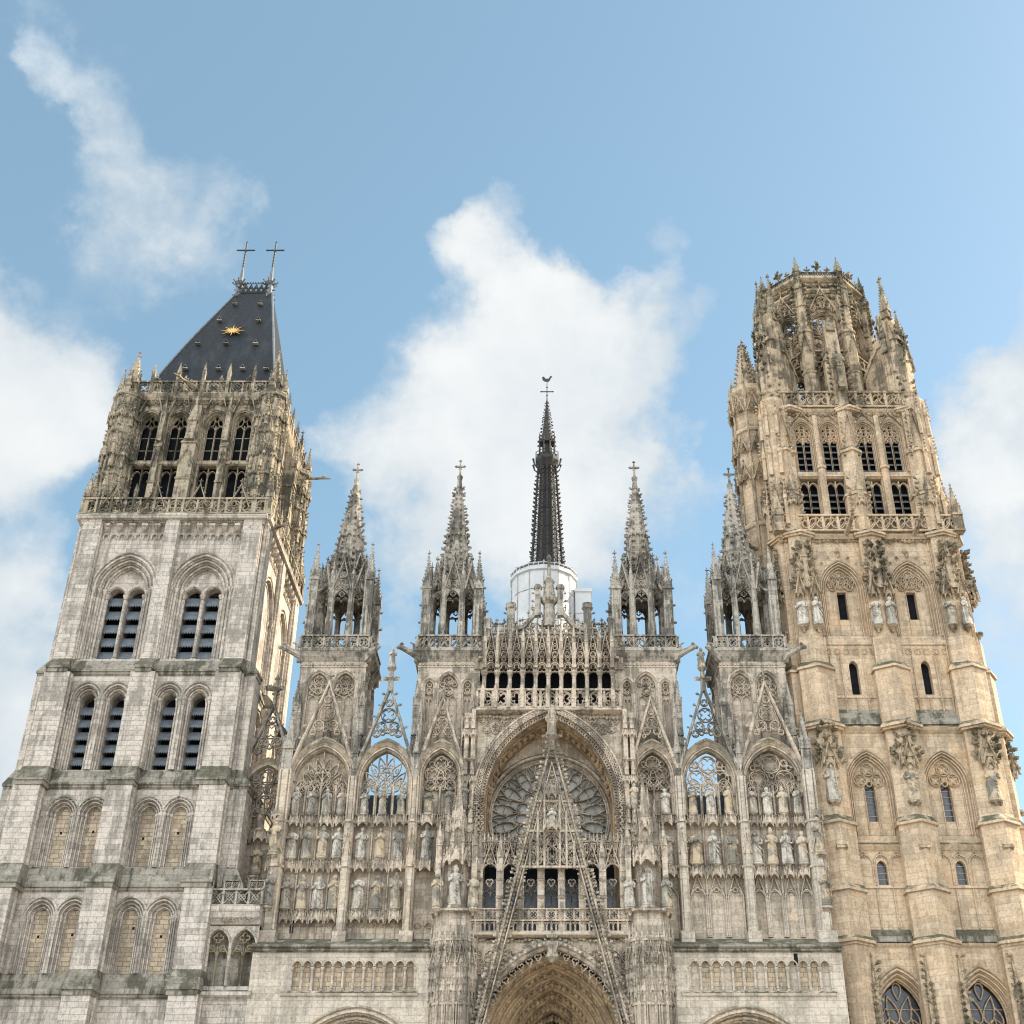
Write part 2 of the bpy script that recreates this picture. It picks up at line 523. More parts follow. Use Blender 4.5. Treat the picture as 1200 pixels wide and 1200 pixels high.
    return m

def plain(name, c, c2=None, rough=.6, metal=0.0, sc=2.0, bump=.1, spec=.4):
    m = bpy.data.materials.new(name); m.use_nodes = True; nt = m.node_tree
    bs = nt.nodes['Principled BSDF']; bs.inputs['Roughness'].default_value = rough; bs.inputs['Metallic'].default_value = metal
    bs.inputs['Specular IOR Level'].default_value = spec
    geo = nd(nt, 'ShaderNodeNewGeometry')
    f = noise(nt, geo.outputs['Position'], sc, 6, .65)
    nt.links.new(mixc(nt, ramp(nt, f, .3, .7), c, c2 or tuple(x*.6 for x in c)), bs.inputs['Base Color'])
    bp = nd(nt, 'ShaderNodeBump'); bp.inputs['Strength'].default_value = bump; bp.inputs['Distance'].default_value = .03
    nt.links.new(f, bp.inputs['Height']); nt.links.new(bp.outputs[0], bs.inputs['Normal'])
    return m

S = {}
S['tower']  = stone('bell_tower_limestone', (.60, .53, .46), (.525, .46, .395), (.16, .147, .128), .6, .8, .33, .55, 1.0, crust=.35)
S['ledge']  = stone('mossy_ledge_stone', (.36, .325, .27), (.27, .245, .2), (.07, .066, .05), .85, 1.0, .4, .4, .9, mossc=(.06, .056, .036), crust=.5)
S['tan']    = stone('infill_rubble_limestone', (.58, .47, .345), (.46, .365, .265), (.18, .15, .115), .5, .5, .26, .9, .4, crust=.25)
S['flam']   = stone('late_gothic_limestone', (.44, .37, .275), (.37, .31, .23), (.08, .075, .06), .9, .7, .33, .3, .8, crust=.65)
S['facade'] = stone('facade_limestone', (.625, .53, .425), (.54, .45, .355), (.175, .152, .127), .6, .9, .36, .4, 1.0, warm=(.60, .475, .34), crust=.38)
S['lace']   = stone('carved_limestone', (.61, .51, .405), (.52, .43, .335), (.115, .1, .083), .7, .9, .4, .15, .6, crust=.65)
S['turret'] = stone('turret_limestone', (.44, .395, .335), (.37, .33, .275), (.09, .085, .073), .85, .8, .36, .25, .7, crust=.6)
S['shaft']  = stone('pale_shaft_limestone', (.585, .495, .40), (.49, .41, .325), (.145, .13, .108), .75, .85, .36, .35, .8, crust=.45)
S['butter'] = stone('honey_limestone', (.63, .49, .35), (.545, .415, .285), (.235, .19, .14), .45, .85, .37, .45, 1.0, warm=(.63, .45, .285), crust=.24)
S['lantern'] = stone('weathered_honey_limestone', (.52, .405, .285), (.43, .335, .225), (.1, .088, .066), .8, .7, .36, .2, 1.0, crust=.5)
S['leaf']   = stone('lichened_leaf_carving', (.35, .29, .205), (.27, .22, .15), (.06, .056, .04), .9, .5, .3, .1, .55, mossc=(.06, .056, .032), crust=.7)
S['portal'] = stone('brown_portal_stone', (.47, .345, .22), (.39, .28, .175), (.11, .085, .06), .5, 1.2, .5, .2, .3, crust=.45)
S['clean']  = stone('restored_pale_limestone', (.62, .535, .44), (.535, .46, .375), (.24, .215, .18), .5, .95, .38, .5, 1.0, crust=.22)
S['statue'] = stone('statue_limestone', (.62, .565, .49), (.57, .52, .445), (.15, .142, .126), .85, 3, 3, 0, .3, crust=.65, bump=.3, tint=((.2, .185, .155), (.5, .4, .28)))
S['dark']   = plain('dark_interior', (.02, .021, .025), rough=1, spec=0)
S['slate']  = plain('lead_slate_louvre', (.14, .16, .18), (.085, .1, .115), .6, 0, 3)
S['iron']   = plain('wrought_iron', (.03, .03, .032), (.06, .05, .045), .6, .3, 6)
S['castiron'] = plain('oxidised_cast_iron', (.028, .027, .027), (.048, .043, .041), .7, .2, 1.2)
S['gold']   = plain('gilded_metal', (.45, .27, .07), (.3, .17, .04), .35, .9, 3)
S['white']  = plain('white_scaffold_sheeting', (.5, .505, .51), (.42, .425, .43), .6, 0, .35)
S['glass']  = plain('leaded_glass', (.03, .036, .05), (.06, .07, .09), .22, 0, 5, .3, .5)
S['rglass'] = plain('dusty_rose_glass', (.46, .44, .405), (.33, .32, .3), .8, 0, 1.3, .3, .1)
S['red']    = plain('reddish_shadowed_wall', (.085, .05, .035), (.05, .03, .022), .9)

def roofmat():
    m = bpy.data.materials.new('slate_roof'); m.use_nodes = True; nt = m.node_tree; bs = nt.nodes['Principled BSDF']
    geo = nd(nt, 'ShaderNodeNewGeometry'); pos = geo.outputs['Position']
    sp = nd(nt, 'ShaderNodeSeparateXYZ'); nt.links.new(pos, sp.inputs[0])
    sn = nd(nt, 'ShaderNodeSeparateXYZ'); nt.links.new(geo.outputs['True Normal'], sn.inputs[0])
    side = math_(nt, 'GREATER_THAN', math_(nt, 'ABSOLUTE', sn.outputs[0]), .6)
    u = math_(nt, 'ADD', math_(nt, 'MULTIPLY', sp.outputs[0], math_(nt, 'SUBTRACT', 1.0, side)), math_(nt, 'MULTIPLY', sp.outputs[1], side))
    cv = nd(nt, 'ShaderNodeCombineXYZ'); nt.links.new(u, cv.inputs[0]); nt.links.new(sp.outputs[2], cv.inputs[1])
    br = nd(nt, 'ShaderNodeTexBrick'); nt.links.new(cv.outputs[0], br.inputs['Vector'])
    br.inputs['Color1'].default_value = (.017, .022, .027, 1); br.inputs['Color2'].default_value = (.011, .015, .019, 1); br.inputs['Mortar'].default_value = (.016, .018, .02, 1)
    br.inputs['Scale'].default_value = 1; br.inputs['Brick Width'].default_value = .28; br.inputs['Row Height'].default_value = .2; br.inputs['Mortar Size'].default_value = .012
    mp = nd(nt, 'ShaderNodeMapping'); mp.inputs['Scale'].default_value = (.9, .9, .1); nt.links.new(pos, mp.inputs['Vector'])
    col = mixc(nt, math_(nt, 'MULTIPLY', ramp(nt, noise(nt, mp.outputs[0], 1, 5), .5, .72), .5), br.outputs['Color'], (.045, .056, .062))
    nt.links.new(col, bs.inputs['Base Color']); bs.inputs['Roughness'].default_value = .75; bs.inputs['Specular IOR Level'].default_value = .2
    bp = nd(nt, 'ShaderNodeBump'); bp.inputs['Strength'].default_value = .3; bp.inputs['Distance'].default_value = .03
    nt.links.new(br.outputs['Color'], bp.inputs['Height']); nt.links.new(bp.outputs[0], bs.inputs['Normal'])
    return m
S['roof'] = roofmat()

# ------------------------------------------------------------------ camera, sun, sky, ground
D, PITCH, FPX = 74.0, radians(31.24), 1450.0
cam_d = bpy.data.cameras.new('camera'); cam = bpy.data.objects.new('camera', cam_d); COL.objects.link(cam)
cam.location = (0, -D, 1.6); cam.rotation_euler = (pi/2 + PITCH, 0, 0)
cam_d.sensor_width = 36; cam_d.lens = FPX/1200*36; cam_d.shift_x = -40/1200
cam_d.clip_end = 6000; scene.camera = cam

EL, AZ = radians(33), radians(73)          # azimuth clockwise from +Y
sd = Vector((sin(AZ)*cos(EL), cos(AZ)*cos(EL), sin(EL)))
sl = bpy.data.lights.new('sun', 'SUN'); sun = bpy.data.objects.new('sun', sl); COL.objects.link(sun)
sl.energy = 5.0; sl.angle = radians(.5); sl.color = (1, .87, .66)
sun.rotation_euler = sd.to_track_quat('Z', 'Y').to_euler(); sun.location = sd*150

def view_dir(px, py):
    """direction of the sky seen at a place in the photo, used once to know where each cloud hangs"""
    v = Vector(((px-640)/FPX, (600-py)/FPX, -1)); v.normalize()
    return Matrix.Rotation(pi/2+PITCH, 3, 'X') @ v

def make_world():
    w = bpy.data.worlds.new('World'); scene.world = w; w.use_nodes = True; nt = w.node_tree; nt.nodes.clear()
    out = nd(nt, 'ShaderNodeOutputWorld'); bg = nd(nt, 'ShaderNodeBackground'); nt.links.new(bg.outputs[0], out.inputs[0])
    sky = nd(nt, 'ShaderNodeTexSky', sky_type='NISHITA', sun_disc=False, sun_elevation=EL, sun_rotation=AZ,
             air_density=1.0, dust_density=1.2, ozone_density=1.0, altitude=50)
    tc = nd(nt, 'ShaderNodeTexCoord'); g = tc.outputs['Generated']
    nrm = nd(nt, 'ShaderNodeVectorMath', operation='NORMALIZE'); nt.links.new(g, nrm.inputs[0])
    d0 = nrm.outputs[0]
    # warp the direction so that cloud edges are ragged
    wn = nd(nt, 'ShaderNodeTexNoise'); wn.inputs['Scale'].default_value = 5.5; wn.inputs['Detail'].default_value = 8; wn.inputs['Roughness'].default_value = .6
    nt.links.new(d0, wn.inputs['Vector'])
    ws = nd(nt, 'ShaderNodeVectorMath', operation='SUBTRACT'); nt.links.new(wn.outputs['Color'], ws.inputs[0]); ws.inputs[1].default_value = (.5, .5, .5)
    wm = nd(nt, 'ShaderNodeVectorMath', operation='SCALE'); nt.links.new(ws.outputs[0], wm.inputs[0]); wm.inputs['Scale'].default_value = .2
    wa = nd(nt, 'ShaderNodeVectorMath', operation='ADD'); nt.links.new(d0, wa.inputs[0]); nt.links.new(wm.outputs[0], wa.inputs[1])
    dd = wa.outputs[0]
    tot = None
    for px, py, r, k in CLOUDS:
        v = view_dir(px, py); rr = r/FPX
        ds = nd(nt, 'ShaderNodeVectorMath', operation='DISTANCE'); nt.links.new(dd, ds.inputs[0]); ds.inputs[1].default_value = v
        mr = nd(nt, 'ShaderNodeMapRange', interpolation_type='SMOOTHERSTEP'); nt.links.new(ds.outputs['Value'], mr.inputs[0])
        mr.inputs[1].default_value = rr*1.5; mr.inputs[2].default_value = rr*.15; mr.inputs[3].default_value = 0; mr.inputs[4].default_value = k
        tot = mr.outputs[0] if tot is None else math_(nt, 'ADD', tot, mr.outputs[0])
    # broken cloud outside the view, with cover added to light the front
    f1 = noise(nt, d0, 2.1, 9, .58); f2 = math_(nt, 'ADD', math_(nt, 'MULTIPLY', noise(nt, d0, 9, 12, .66), .75), math_(nt, 'MULTIPLY', noise(nt, d0, 3.2, 6, .5), .3))
    far = nd(nt, 'ShaderNodeVectorMath', operation='DISTANCE'); nt.links.new(d0, far.inputs[0]); far.inputs[1].default_value = view_dir(640, 500)
    other = math_(nt, 'MULTIPLY', ramp(nt, f1, .42, .56), ramp(nt, far.outputs['Value'], .62, .85))
    tot = math_(nt, 'ADD', tot, math_(nt, 'MULTIPLY', other, 1.2))
    dens = math_(nt, 'ADD', tot, math_(nt, 'MULTIPLY', math_(nt, 'SUBTRACT', f2, .5), 2.0))
    dens = math_(nt, 'MULTIPLY', dens, ramp(nt, tot, .0, .25))
    mask = math_(nt, 'MULTIPLY', ramp(nt, dens, .04, .95), .96)
    shade = noise(nt, d0, 4.5, 9, .6)
    thick = ramp(nt, dens, .5, 1.5)
    cc = mixc(nt, math_(nt, 'ADD', math_(nt, 'MULTIPLY', ramp(nt, shade, .35, .7), .6), math_(nt, 'MULTIPLY', thick, .4)), CLOUD_LO, CLOUD_HI)
    # added fill light: unseen clouds high behind the camera brightened for the shaded front
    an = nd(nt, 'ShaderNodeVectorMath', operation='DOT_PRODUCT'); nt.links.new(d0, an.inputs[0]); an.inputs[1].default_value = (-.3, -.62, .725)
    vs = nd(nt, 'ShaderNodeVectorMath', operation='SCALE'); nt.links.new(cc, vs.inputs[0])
    nt.links.new(math_(nt, 'ADD', 1.0, math_(nt, 'MULTIPLY', ramp(nt, an.outputs['Value'], .2, .85), CLOUD_FILL)), vs.inputs['Scale'])
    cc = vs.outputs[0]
    # thin haze veil in the Nishita blue
    hs = nd(nt, 'ShaderNodeHueSaturation'); hs.inputs['Saturation'].default_value = SKY_SAT; hs.inputs['Value'].default_value = SKY_VAL; hs.inputs['Hue'].default_value = SKY_HUE
    nt.links.new(sky.outputs[0], hs.inputs['Color'])
    veil = mixc(nt, SKY_VEIL, hs.outputs[0], VEIL_C)
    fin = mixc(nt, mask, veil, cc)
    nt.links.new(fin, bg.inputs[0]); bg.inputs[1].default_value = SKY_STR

CLOUD_FILL = 3.6; SKY_STR = .11; SKY_SAT = 1.08; SKY_VAL = .98; SKY_HUE = .482; SKY_VEIL = .28; VEIL_C = (2.6, 3.8, 4.6)  # first value: added brightness of the unseen clouds that fill the shaded front
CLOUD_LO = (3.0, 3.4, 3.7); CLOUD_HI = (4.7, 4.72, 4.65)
CLOUDS = [  # where a cloud puff hangs in the sky, size, weight
    (590, 258, 42, .42), (555, 285, 38, .45), (600, 335, 65, .7), (650, 350, 50, .5), (640, 420, 95, .9), (560, 430, 80, .7), (720, 410, 70, .65), (790, 370, 45, .42),
    (775, 285, 40, .25), (480, 500, 85, .8), (600, 530, 110, .95), (710, 500, 100, .95), (770, 560, 60, .75), (430, 575, 50, .5), (520, 610, 90, .6), (640, 630, 100, .75), (720, 640, 60, .55), (800, 640, 40, .15), (470, 735, 35, .35), (395, 500, 40, .3),
    (0, 390, 90, .85), (60, 440, 80, .85), (10, 500, 90, .8), (115, 490, 45, .5), (-60, 470, 110, .9), (10, 690, 70, .55), (-10, 780, 90, .7), (20, 880, 90, .6), (50, 610, 35, .22), (-40, 960, 90, .6),
    (40, -10, 45, .2), (20, 30, 40, .2), (50, 80, 42, .22), (75, 130, 48, .28), (85, 190, 60, .32), (120, 260, 65, .38), (190, 235, 60, .36), (262, 195, 45, .34), (180, 300, 55, .24), (20, 50, 40, .18), (240, 280, 50, .18), (130, 50, 60, .14),
    (1190, 490, 80, .75), (1140, 455, 50, .45), (1215, 580, 90, .7), (1150, 560, 55, .45), (1195, 400, 50, .25), (1205, 690, 70, .42), (1230, 800, 90, .3), (840, 600, 45, .18), (790, 720, 80, .2), (460, 660, 60, .22)]

scene.view_settings.view_transform = 'Standard'; scene.view_settings.look = 'None'
scene.cycles.filter_width = 1.15
scene.view_settings.exposure = .95; scene.view_settings.gamma = 1
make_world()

def make_ground():
    g = MB(); n = 24; s = 2000
    g.add([(-s, -s, 0), (s, -s, 0), (s, s, 0), (-s, s, 0)], [(0, 1, 2, 3)])
    m = bpy.data.materials.new('stone_paving'); m.use_nodes = True; nt = m.node_tree; bs = nt.nodes['Principled BSDF']
    geo = nd(nt, 'ShaderNodeNewGeometry')
    br = nd(nt, 'ShaderNodeTexBrick'); nt.links.new(geo.outputs['Position'], br.inputs['Vector'])
    br.inputs['Color1'].default_value = (.25, .23, .2, 1); br.inputs['Color2'].default_value = (.3, .28, .24, 1); br.inputs['Mortar'].default_value = (.1, .095, .085, 1)
    br.inputs['Scale'].default_value = 1; br.inputs['Brick Width'].default_value = .6; br.inputs['Row Height'].default_value = .3; br.inputs['Mortar Size'].default_value = .01
    nt.links.new(mixc(nt, ramp(nt, noise(nt, geo.outputs['Position'], .3), .4, .7), br.outputs['Color'], (.2, .185, .16)), bs.inputs['Base Color'])
    bs.inputs['Roughness'].default_value = .8
    tag(g.build('ground', m), kind='structure')
make_ground()


# ------------------------------------------------------------------ statues
def statue_mesh(seed):
    """robed standing figure, 1 m tall, facing -y, feet at z = 0"""
    r = random.Random(seed); mb = MB(); n = 22
    fem = seed % 2
    prof = [(0, .165, .12), (.03, .165, .125), (.12, .15, .115), (.28, .138, .105), (.42, .142, .108), (.52, .135, .1), (.6, .125, .09), (.68, .14, .088),
            (.755, .155, .082), (.79, .135, .075), (.812, .075, .06), (.83, .046, .045), (.845, .045, .046), (.862, .055, .06), (.89, .064, .072), (.925, .066, .076), (.96, .056, .064), (.985, .034, .038), (.998, .008, .008)]
    ph = r.uniform(0, 6); kf = r.choice((6, 7, 8)); sw = r.uniform(-.025, .025); tw = r.uniform(-4, 4); turn = r.uniform(-.5, .5)
    rings = []
    for z, rx, ry in prof:
        fold = .18 if z < .5 else .07 if z < .75 else 0
        ox = sw*sin(z*pi*1.2); row = []
        for i in range(n):
            t = 2*pi*i/n
            k = 1 + fold*sin(kf*t+ph+tw*z)*(1 if sin(t) < .3 else .4)
            x, y = rx*cos(t)*k, ry*sin(t)*k
            if .84 < z < .97:
                if abs(t-1.5*pi) < .2 and z < .93: y -= .012 if z > .88 else .004     # nose ridge, chin
                if z < .9 and not fem and sin(t) < -.2: y -= .018; x *= 1.05            # beard
                if sin(t) > -.3: x *= 1.18; y *= 1.15                                 # hair / veil
                x, y = x*cos(turn)-y*sin(turn), x*sin(turn)+y*cos(turn)
            row.append((x+ox, y, z))
        rings.append(row)
    if seed in (4, 7):                     # weathered figure that has lost its head
        k_ = next(i for i, p_ in enumerate(prof) if p_[0] > .83); rings = rings[:k_]
    mb.loft(rings)
    for s in (-1, 1):                      # arms bent across the chest, wide sleeves
        hx = r.uniform(-.02, .09)*s; hz = r.uniform(.56, .7)
        mb.tube([(s*.13, 0, .765), (s*.17, -.01, .68), (s*.165, -.05, .59), (s*.1+hx*.3, -.115, (hz+.57)/2), (hx, -.135, hz)], [.036, .04, .04, .03, .02], 7)
        mb.bud(hx, -.145, hz+.01, .025)
    a = r.random()
    if a < .4: mb.box(-.05, .05, -.185, -.145, .6, .71)                                # book
    elif a < .75: mb.tube([(.12, -.15, .02), (.1, -.14, .9)], .012, 5)                # staff
    if seed % 3 == 0 and seed not in (4, 7): mb.lathe(sw*.3, 0, [(.07, .93), (.075, .95), (.055, 1.0), (.05, 1.03)], 8)   # crown or cap
    for k in range(4):                      # mantle folds hanging diagonally
        x0 = r.uniform(-.12, .02)
        mb.tube([(x0, -.095, .6-.05*k), (x0+.09, -.115, .5-.07*k), (x0+.17, -.085, .47-.09*k)], [.012, .02, .01], 5)
    mb.lathe(0, 0, [(.17, -.06), (.18, -.03), (.18, 0)], 8, pi/8, 1, .8)
    me = bpy.data.meshes.new('statue')
    me.from_pydata(mb.v, [], mb.f); me.materials.append(S['statue'])
    me.polygons.foreach_set('use_smooth', [True]*len(me.polygons)); me.update()
    return me

STATUES = [statue_mesh(s) for s in range(9)]
_sc = [0]
def statue(x, y, z, h, label, group, rot=0.0):
    o = bpy.data.objects.new('statue', STATUES[_sc[0]*4 % 9 if _sc[0] % 5 else (_sc[0]*7+3) % 9]); _sc[0] += 1
    COL.objects.link(o); o.location = (x, y, z+.06*h); s = h*.94
    o.scale = (s*R.uniform(.98, 1.14), s*1.05, s*R.uniform(.98, 1.05)); o.rotation_euler = (0, 0, rot + R.uniform(-.25, .25))
    return tag(o, label, 'statue', group)
ORD = ['first', 'second', 'third', 'fourth', 'fifth', 'sixth']

# ------------------------------------------------------------------ left bell tower
def louvre_set(mb, cx, w, z0, z1, y, n, tooth=True):
    """sloping lead-covered boards with scalloped lower edge"""
    st = (z1-z0)/n
    for i in range(n):
        zt = z0+st*(i+1); zb = z0+st*i+st*.16
        k = 7; yb, yt = y-.2, y+.1
        top = [(cx-w/2+w*j/(k*2), yt, zt) for j in range(2*k+1)]
        mid = [(cx-w/2+w*j/(k*2), yb-.05*sin(pi*j/(2*k)), zb+st*.24) for j in range(2*k+1)]
        low = [(cx-w/2+w*j/(k*2), yb-.05*sin(pi*j/(2*k)), zb+(0 if j % 2 else st*.14)) for j in range(2*k+1)]
        mb.loft([top, mid, low], False, False, False)

def orders(mb, path, N, sn, sy, y, hood=True):
    """stepped, rolled mouldings inside an arch outline; path is the outer edge"""
    prof = []
    if hood: prof += [(.16, y+.02), (.16, y-.08), (.05, y-.14), (0, y-.04)]
    for i in range(N):
        a = -i*sn; yy = y+i*sy
        prof += [(a, yy), (a-sn*.25, yy-.02), (a-sn*.3, yy-.1), (a-sn*.7, yy-.1), (a-sn*.76, yy+.08), (a-sn, yy+.12), (a-sn, yy+sy)]
    mb.sweep(path, prof, cap=False)

def imposts(mb, cx, w, z, N, sn, sy, y):
    for q in (-1, 1):
        for i in range(N):
            xx = cx+q*(w/2-i*sn-sn*.5)
            mb.box(xx-sn*.55, xx+sn*.55, y+i*sy-.13, y+i*sy+.2, z-.02, z+.13)
            mb.lathe(xx, y+i*sy, [(sn*.36, z-.35), (sn*.42, z-.33), (sn*.38, z-.3), (sn*.62, z-.02)], 8)

def weathering(mb, x0, x1, y_up, y_dn, z0, z1, lip=.14):
    """sloping ledge with a moulded drip under it"""
    mb.mould(x0, x1, [(y_up+.3, z1), (y_up, z1), (y_dn-lip, z0), (y_dn-lip, z0-.12), (y_dn-lip*.5, z0-.16), (y_dn-lip*.6, z0-.28), (y_dn, z0-.4), (y_up+.3, z0-.4)])

def build_bell_tower():
    CX, HB = -25.85, 6.2
    t = thing('bell_tower', 'pale grey square bell tower with dark louvred windows and steep slate hipped roof', 'tower', (CX, HB, 0))
    faces = [0, pi/2, -pi/2]
    def T(a): return frame(CX, HB, a)
    wall = MB(); infill = MB(); dark = MB(); butt = MB(); ledge = MB(); corn = MB()
    pc = (-2.6, 2.6)
    def hole(poly, y, a, name='window_opening', mat='dark', d=0):
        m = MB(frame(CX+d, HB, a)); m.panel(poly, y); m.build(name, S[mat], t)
    # stages: (z0, z1, wall plane offset, buttress projection, kind)
    ST = [(0, 14.6, -.55, 1.5, 'base'), (14.6, 20.55, -.45, 1.25, 'blind1'), (20.55, 26.8, -.3, 1.0, 'blind2'), (26.8, 34.4, -.15, .72, 'louvre'), (34.4, 46.1, 0, .38, 'big')]
    for fi, a in enumerate(faces):
        for b in (wall, infill, dark, butt, ledge, corn): b.T = T(a)
        for si, (z0, z1, off, bp, kind) in enumerate(ST):
            y = -HB+off; X = HB-off
            sl = {'base': 0, 'blind1': 1.0, 'blind2': 1.1, 'louvre': .9, 'big': .75}[kind]   # height of the slope at the stage foot
            zs = z0+sl
            holes = []; wins = []
            if kind == 'big':
                w, N, sn, sy = 4.3, 3, .29, .24
                for c in pc:
                    p = arch(c, 35.25, w, 40.5, .62, 10); holes.append(p)
                    orders(wall, p, N, sn, sy, y); imposts(wall, c, w, 40.45, N, sn, sy, y)
                    iw = w-2*N*sn; yi = y+N*sy
                    lan = [arch(c+q*.7, 35.25, 1.14, 40.2, .56, 8) for q in (-1, 1)]
                    wall.wall([(c-iw/2-.02, 35.2), (c+iw/2+.02, 35.2), (c+iw/2+.02, 43.3), (c-iw/2-.02, 43.3)], lan, yi, .7)
                    for q in (-1, 1):
                        wall.sweep(arch(c+q*.7, 40.2, 1.14, 40.2, .56, 8, False), [(.26, yi), (.24, yi-.1), (.08, yi-.12), (0, yi)])
                    for u in (-1.28, 0, 1.28): wall.colonnette(c+u, yi-.06, 35.45, 40.25, .12)
                    hole(lan[0], yi+1.2, a); hole(lan[1], yi+1.2, a)
                for c in pc:     # tiny blind arcade under the cornice
                    for i in range(8):
                        xx = c-1.95+i*.556
                        wall.bar(arch(xx, 44.25, .36, 44.5, .5, 4), .08, y-.07, .08)
                        holes.append(arch(xx, 44.27, .26, 44.5, .5, 4)); wall.panel(arch(xx, 44.27, .26, 44.5, .5, 4), y+.1)
            elif kind in ('louvre', 'blind1', 'blind2'):
                lou = kind == 'louvre'
                N, sn, sy = (2, .23, .26) if lou else (3, .17, .17)
                w = 1.85; zsp = {'louvre': 32.45, 'blind2': 24.85, 'blind1': 18.75}[kind]
                for c in pc:
                    for q in (-1, 1):
                        xc = c+q*.95; p = arch(xc, zs, w, zsp, .56, 8); holes.append(p)
                        orders(wall, p, N, sn, sy, y); imposts(wall, xc, w, zsp-.05, N, sn, sy, y)
                        ip = arch(xc, zs, w-2*N*sn, zsp, .56, 8)
                        if lou:
                            wall.wall([(xc-w/2+.1, zs), (xc+w/2-.1, zs), (xc+w/2-.1, zsp+1), (xc-w/2+.1, zsp+1)], [ip], y+N*sy, .6)
                            for i in range(9):
                                f = pi*(i+.5)/9; rr = (w-2*N*sn)/2+.06
                                wall.bud(xc+cos(f)*rr, y+N*sy-.02, zsp+sin(f)*rr*1.05, .075)
                            hole(ip, y+N*sy+1.0, a)
                        else:
                            hole(arch(xc, zs, w-2*N*sn+.04, zsp, .56, 8), y+N*sy-.01, a, 'blind_arch', 'tan')
                            if kind == 'blind2':
                                for i in range(11):
                                    f = pi*(i+.5)/11; rr = w/2+.02
                                    wall.bud(xc+cos(f)*rr, y-.08, zsp+sin(f)*rr*1.06, .1)
                            k = R.random()
                            hole([(xc+(k-.5)*.5-.07, zs+1.6+k), (xc+(k-.5)*.5+.07, zs+1.6+k), (xc+(k-.5)*.5+.07, zs+1.76+k), (xc+(k-.5)*.5-.07, zs+1.76+k)], y+N*sy-.016, a, 'putlog_hole')
            outer = [(-X, zs), (X, zs), (X, z1-.38), (-X, z1-.38)]
            wall.wall(outer, holes, y, .1)
            # buttresses: two at the corners, one in the middle
            bw = .62 if kind == 'big' else .82
            for c, hw in ((-X+bw*1.05, bw), (0, .46 if kind == 'big' else .78), (X-bw*1.05, bw)):
                butt.box(c-hw, c+hw, y-bp, y+.05, z0+(sl if si else 0), z1-.38)
                for q in (-1, 1): butt.lathe(c+q*hw, y-bp*.45, [(.1, zs), (.1, z1-.4)], 8)
                if si:
                    pbp = ST[si-1][3]-ST[si-1][2]+off
                    ledge.loft([[(c-hw-.1, y-pbp-.14, z0-.14), (c+hw+.1, y-pbp-.14, z0-.14), (c+hw+.1, y+.1, z0-.14), (c-hw-.1, y+.1, z0-.14)],
                                [(c-hw-.1, y-pbp-.14, z0), (c+hw+.1, y-pbp-.14, z0), (c+hw+.1, y+.1, z0), (c-hw-.1, y+.1, z0)],
                                [(c-hw-.002, y-bp-.002, zs), (c+hw+.002, y-bp-.002, zs), (c+hw+.002, y+.1, zs), (c-hw-.002, y+.1, zs)]])
                    ledge.box(c-hw-.04, c+hw+.04, y-pbp-.06, y+.1, z0-.42, z0-.14)
            if si:
                weathering(ledge, -X-.3, X+.3, y-.003, -HB+ST[si-1][2], z0, zs, .16)
        # cornice with corbels
        y = -HB
        corn.mould(-HB-.35, HB+.35, [(y+.1, 45.3), (y-.1, 45.35), (y-.2, 45.6), (y-.55, 45.7), (y-.62, 45.95), (y-.5, 46.1), (y+.3, 46.1)])
        for c in (-3.2, 3.2): corn.corbels(c-2.6, c+2.6, 6, 44.75, .6, y+.02, .42)
        corn.frieze(-HB, HB, 45.4, .24, y-.3, 3)
    wall.T = butt.T = Matrix.Translation((CX, HB, 0))
    butt.box(-HB-.3, HB+.3, HB-.2, HB, 0, 46)        # rear wall
    butt.box(-HB+.2, HB-.2, -HB+3, HB-.3, 0, 47.2)      # core, seals the belfry floor
    wall.build('tower_wall', S['tower'], t); butt.build('buttress', S['tower'], t); ledge.build('weathered_ledge', S['ledge'], t)
    corn.build('corbelled_cornice', S['tower'], t)
    for fi, a in enumerate(faces[:2]):
        for c in pc:
            for q in (-1, 1):
                m = MB(T(a)); louvre_set(m, c+q*.7, 1.18, 35.3, 40.3, -HB+.72+.35, 5); m.build('louvre', S['slate'], t)
                m = MB(T(a)); louvre_set(m, c+q*.95, .98, 28.0, 32.2, -HB-.15+.52+.3, 5); m.build('louvre', S['slate'], t)
    # balustrade at the belfry foot
    for a in faces:
        m = MB(T(a)); m.balustrade(-HB-.35, HB+.35, -HB-.42, 46.1, 1.3, 'foil')
        for x in (-4.4, -1.5, 1.5, 4.4): m.gable(x, 46.6, 1.5, 1.9, -HB-.5, .12, .1, 4, None, False, .5)
        for x in (-3, 0, 3): m.lathe(x, -HB-.4, [(.1, 46.1), (.1, 47.8), (.14, 47.85), (.01, 48.6)], 6)
        m.build('balustrade', S['flam'], t)
    # ---------------- flamboyant belfry storey
    H5 = 5.45
    w5 = MB(); d5 = MB(); tr = MB(); b5 = MB(); or5 = MB()
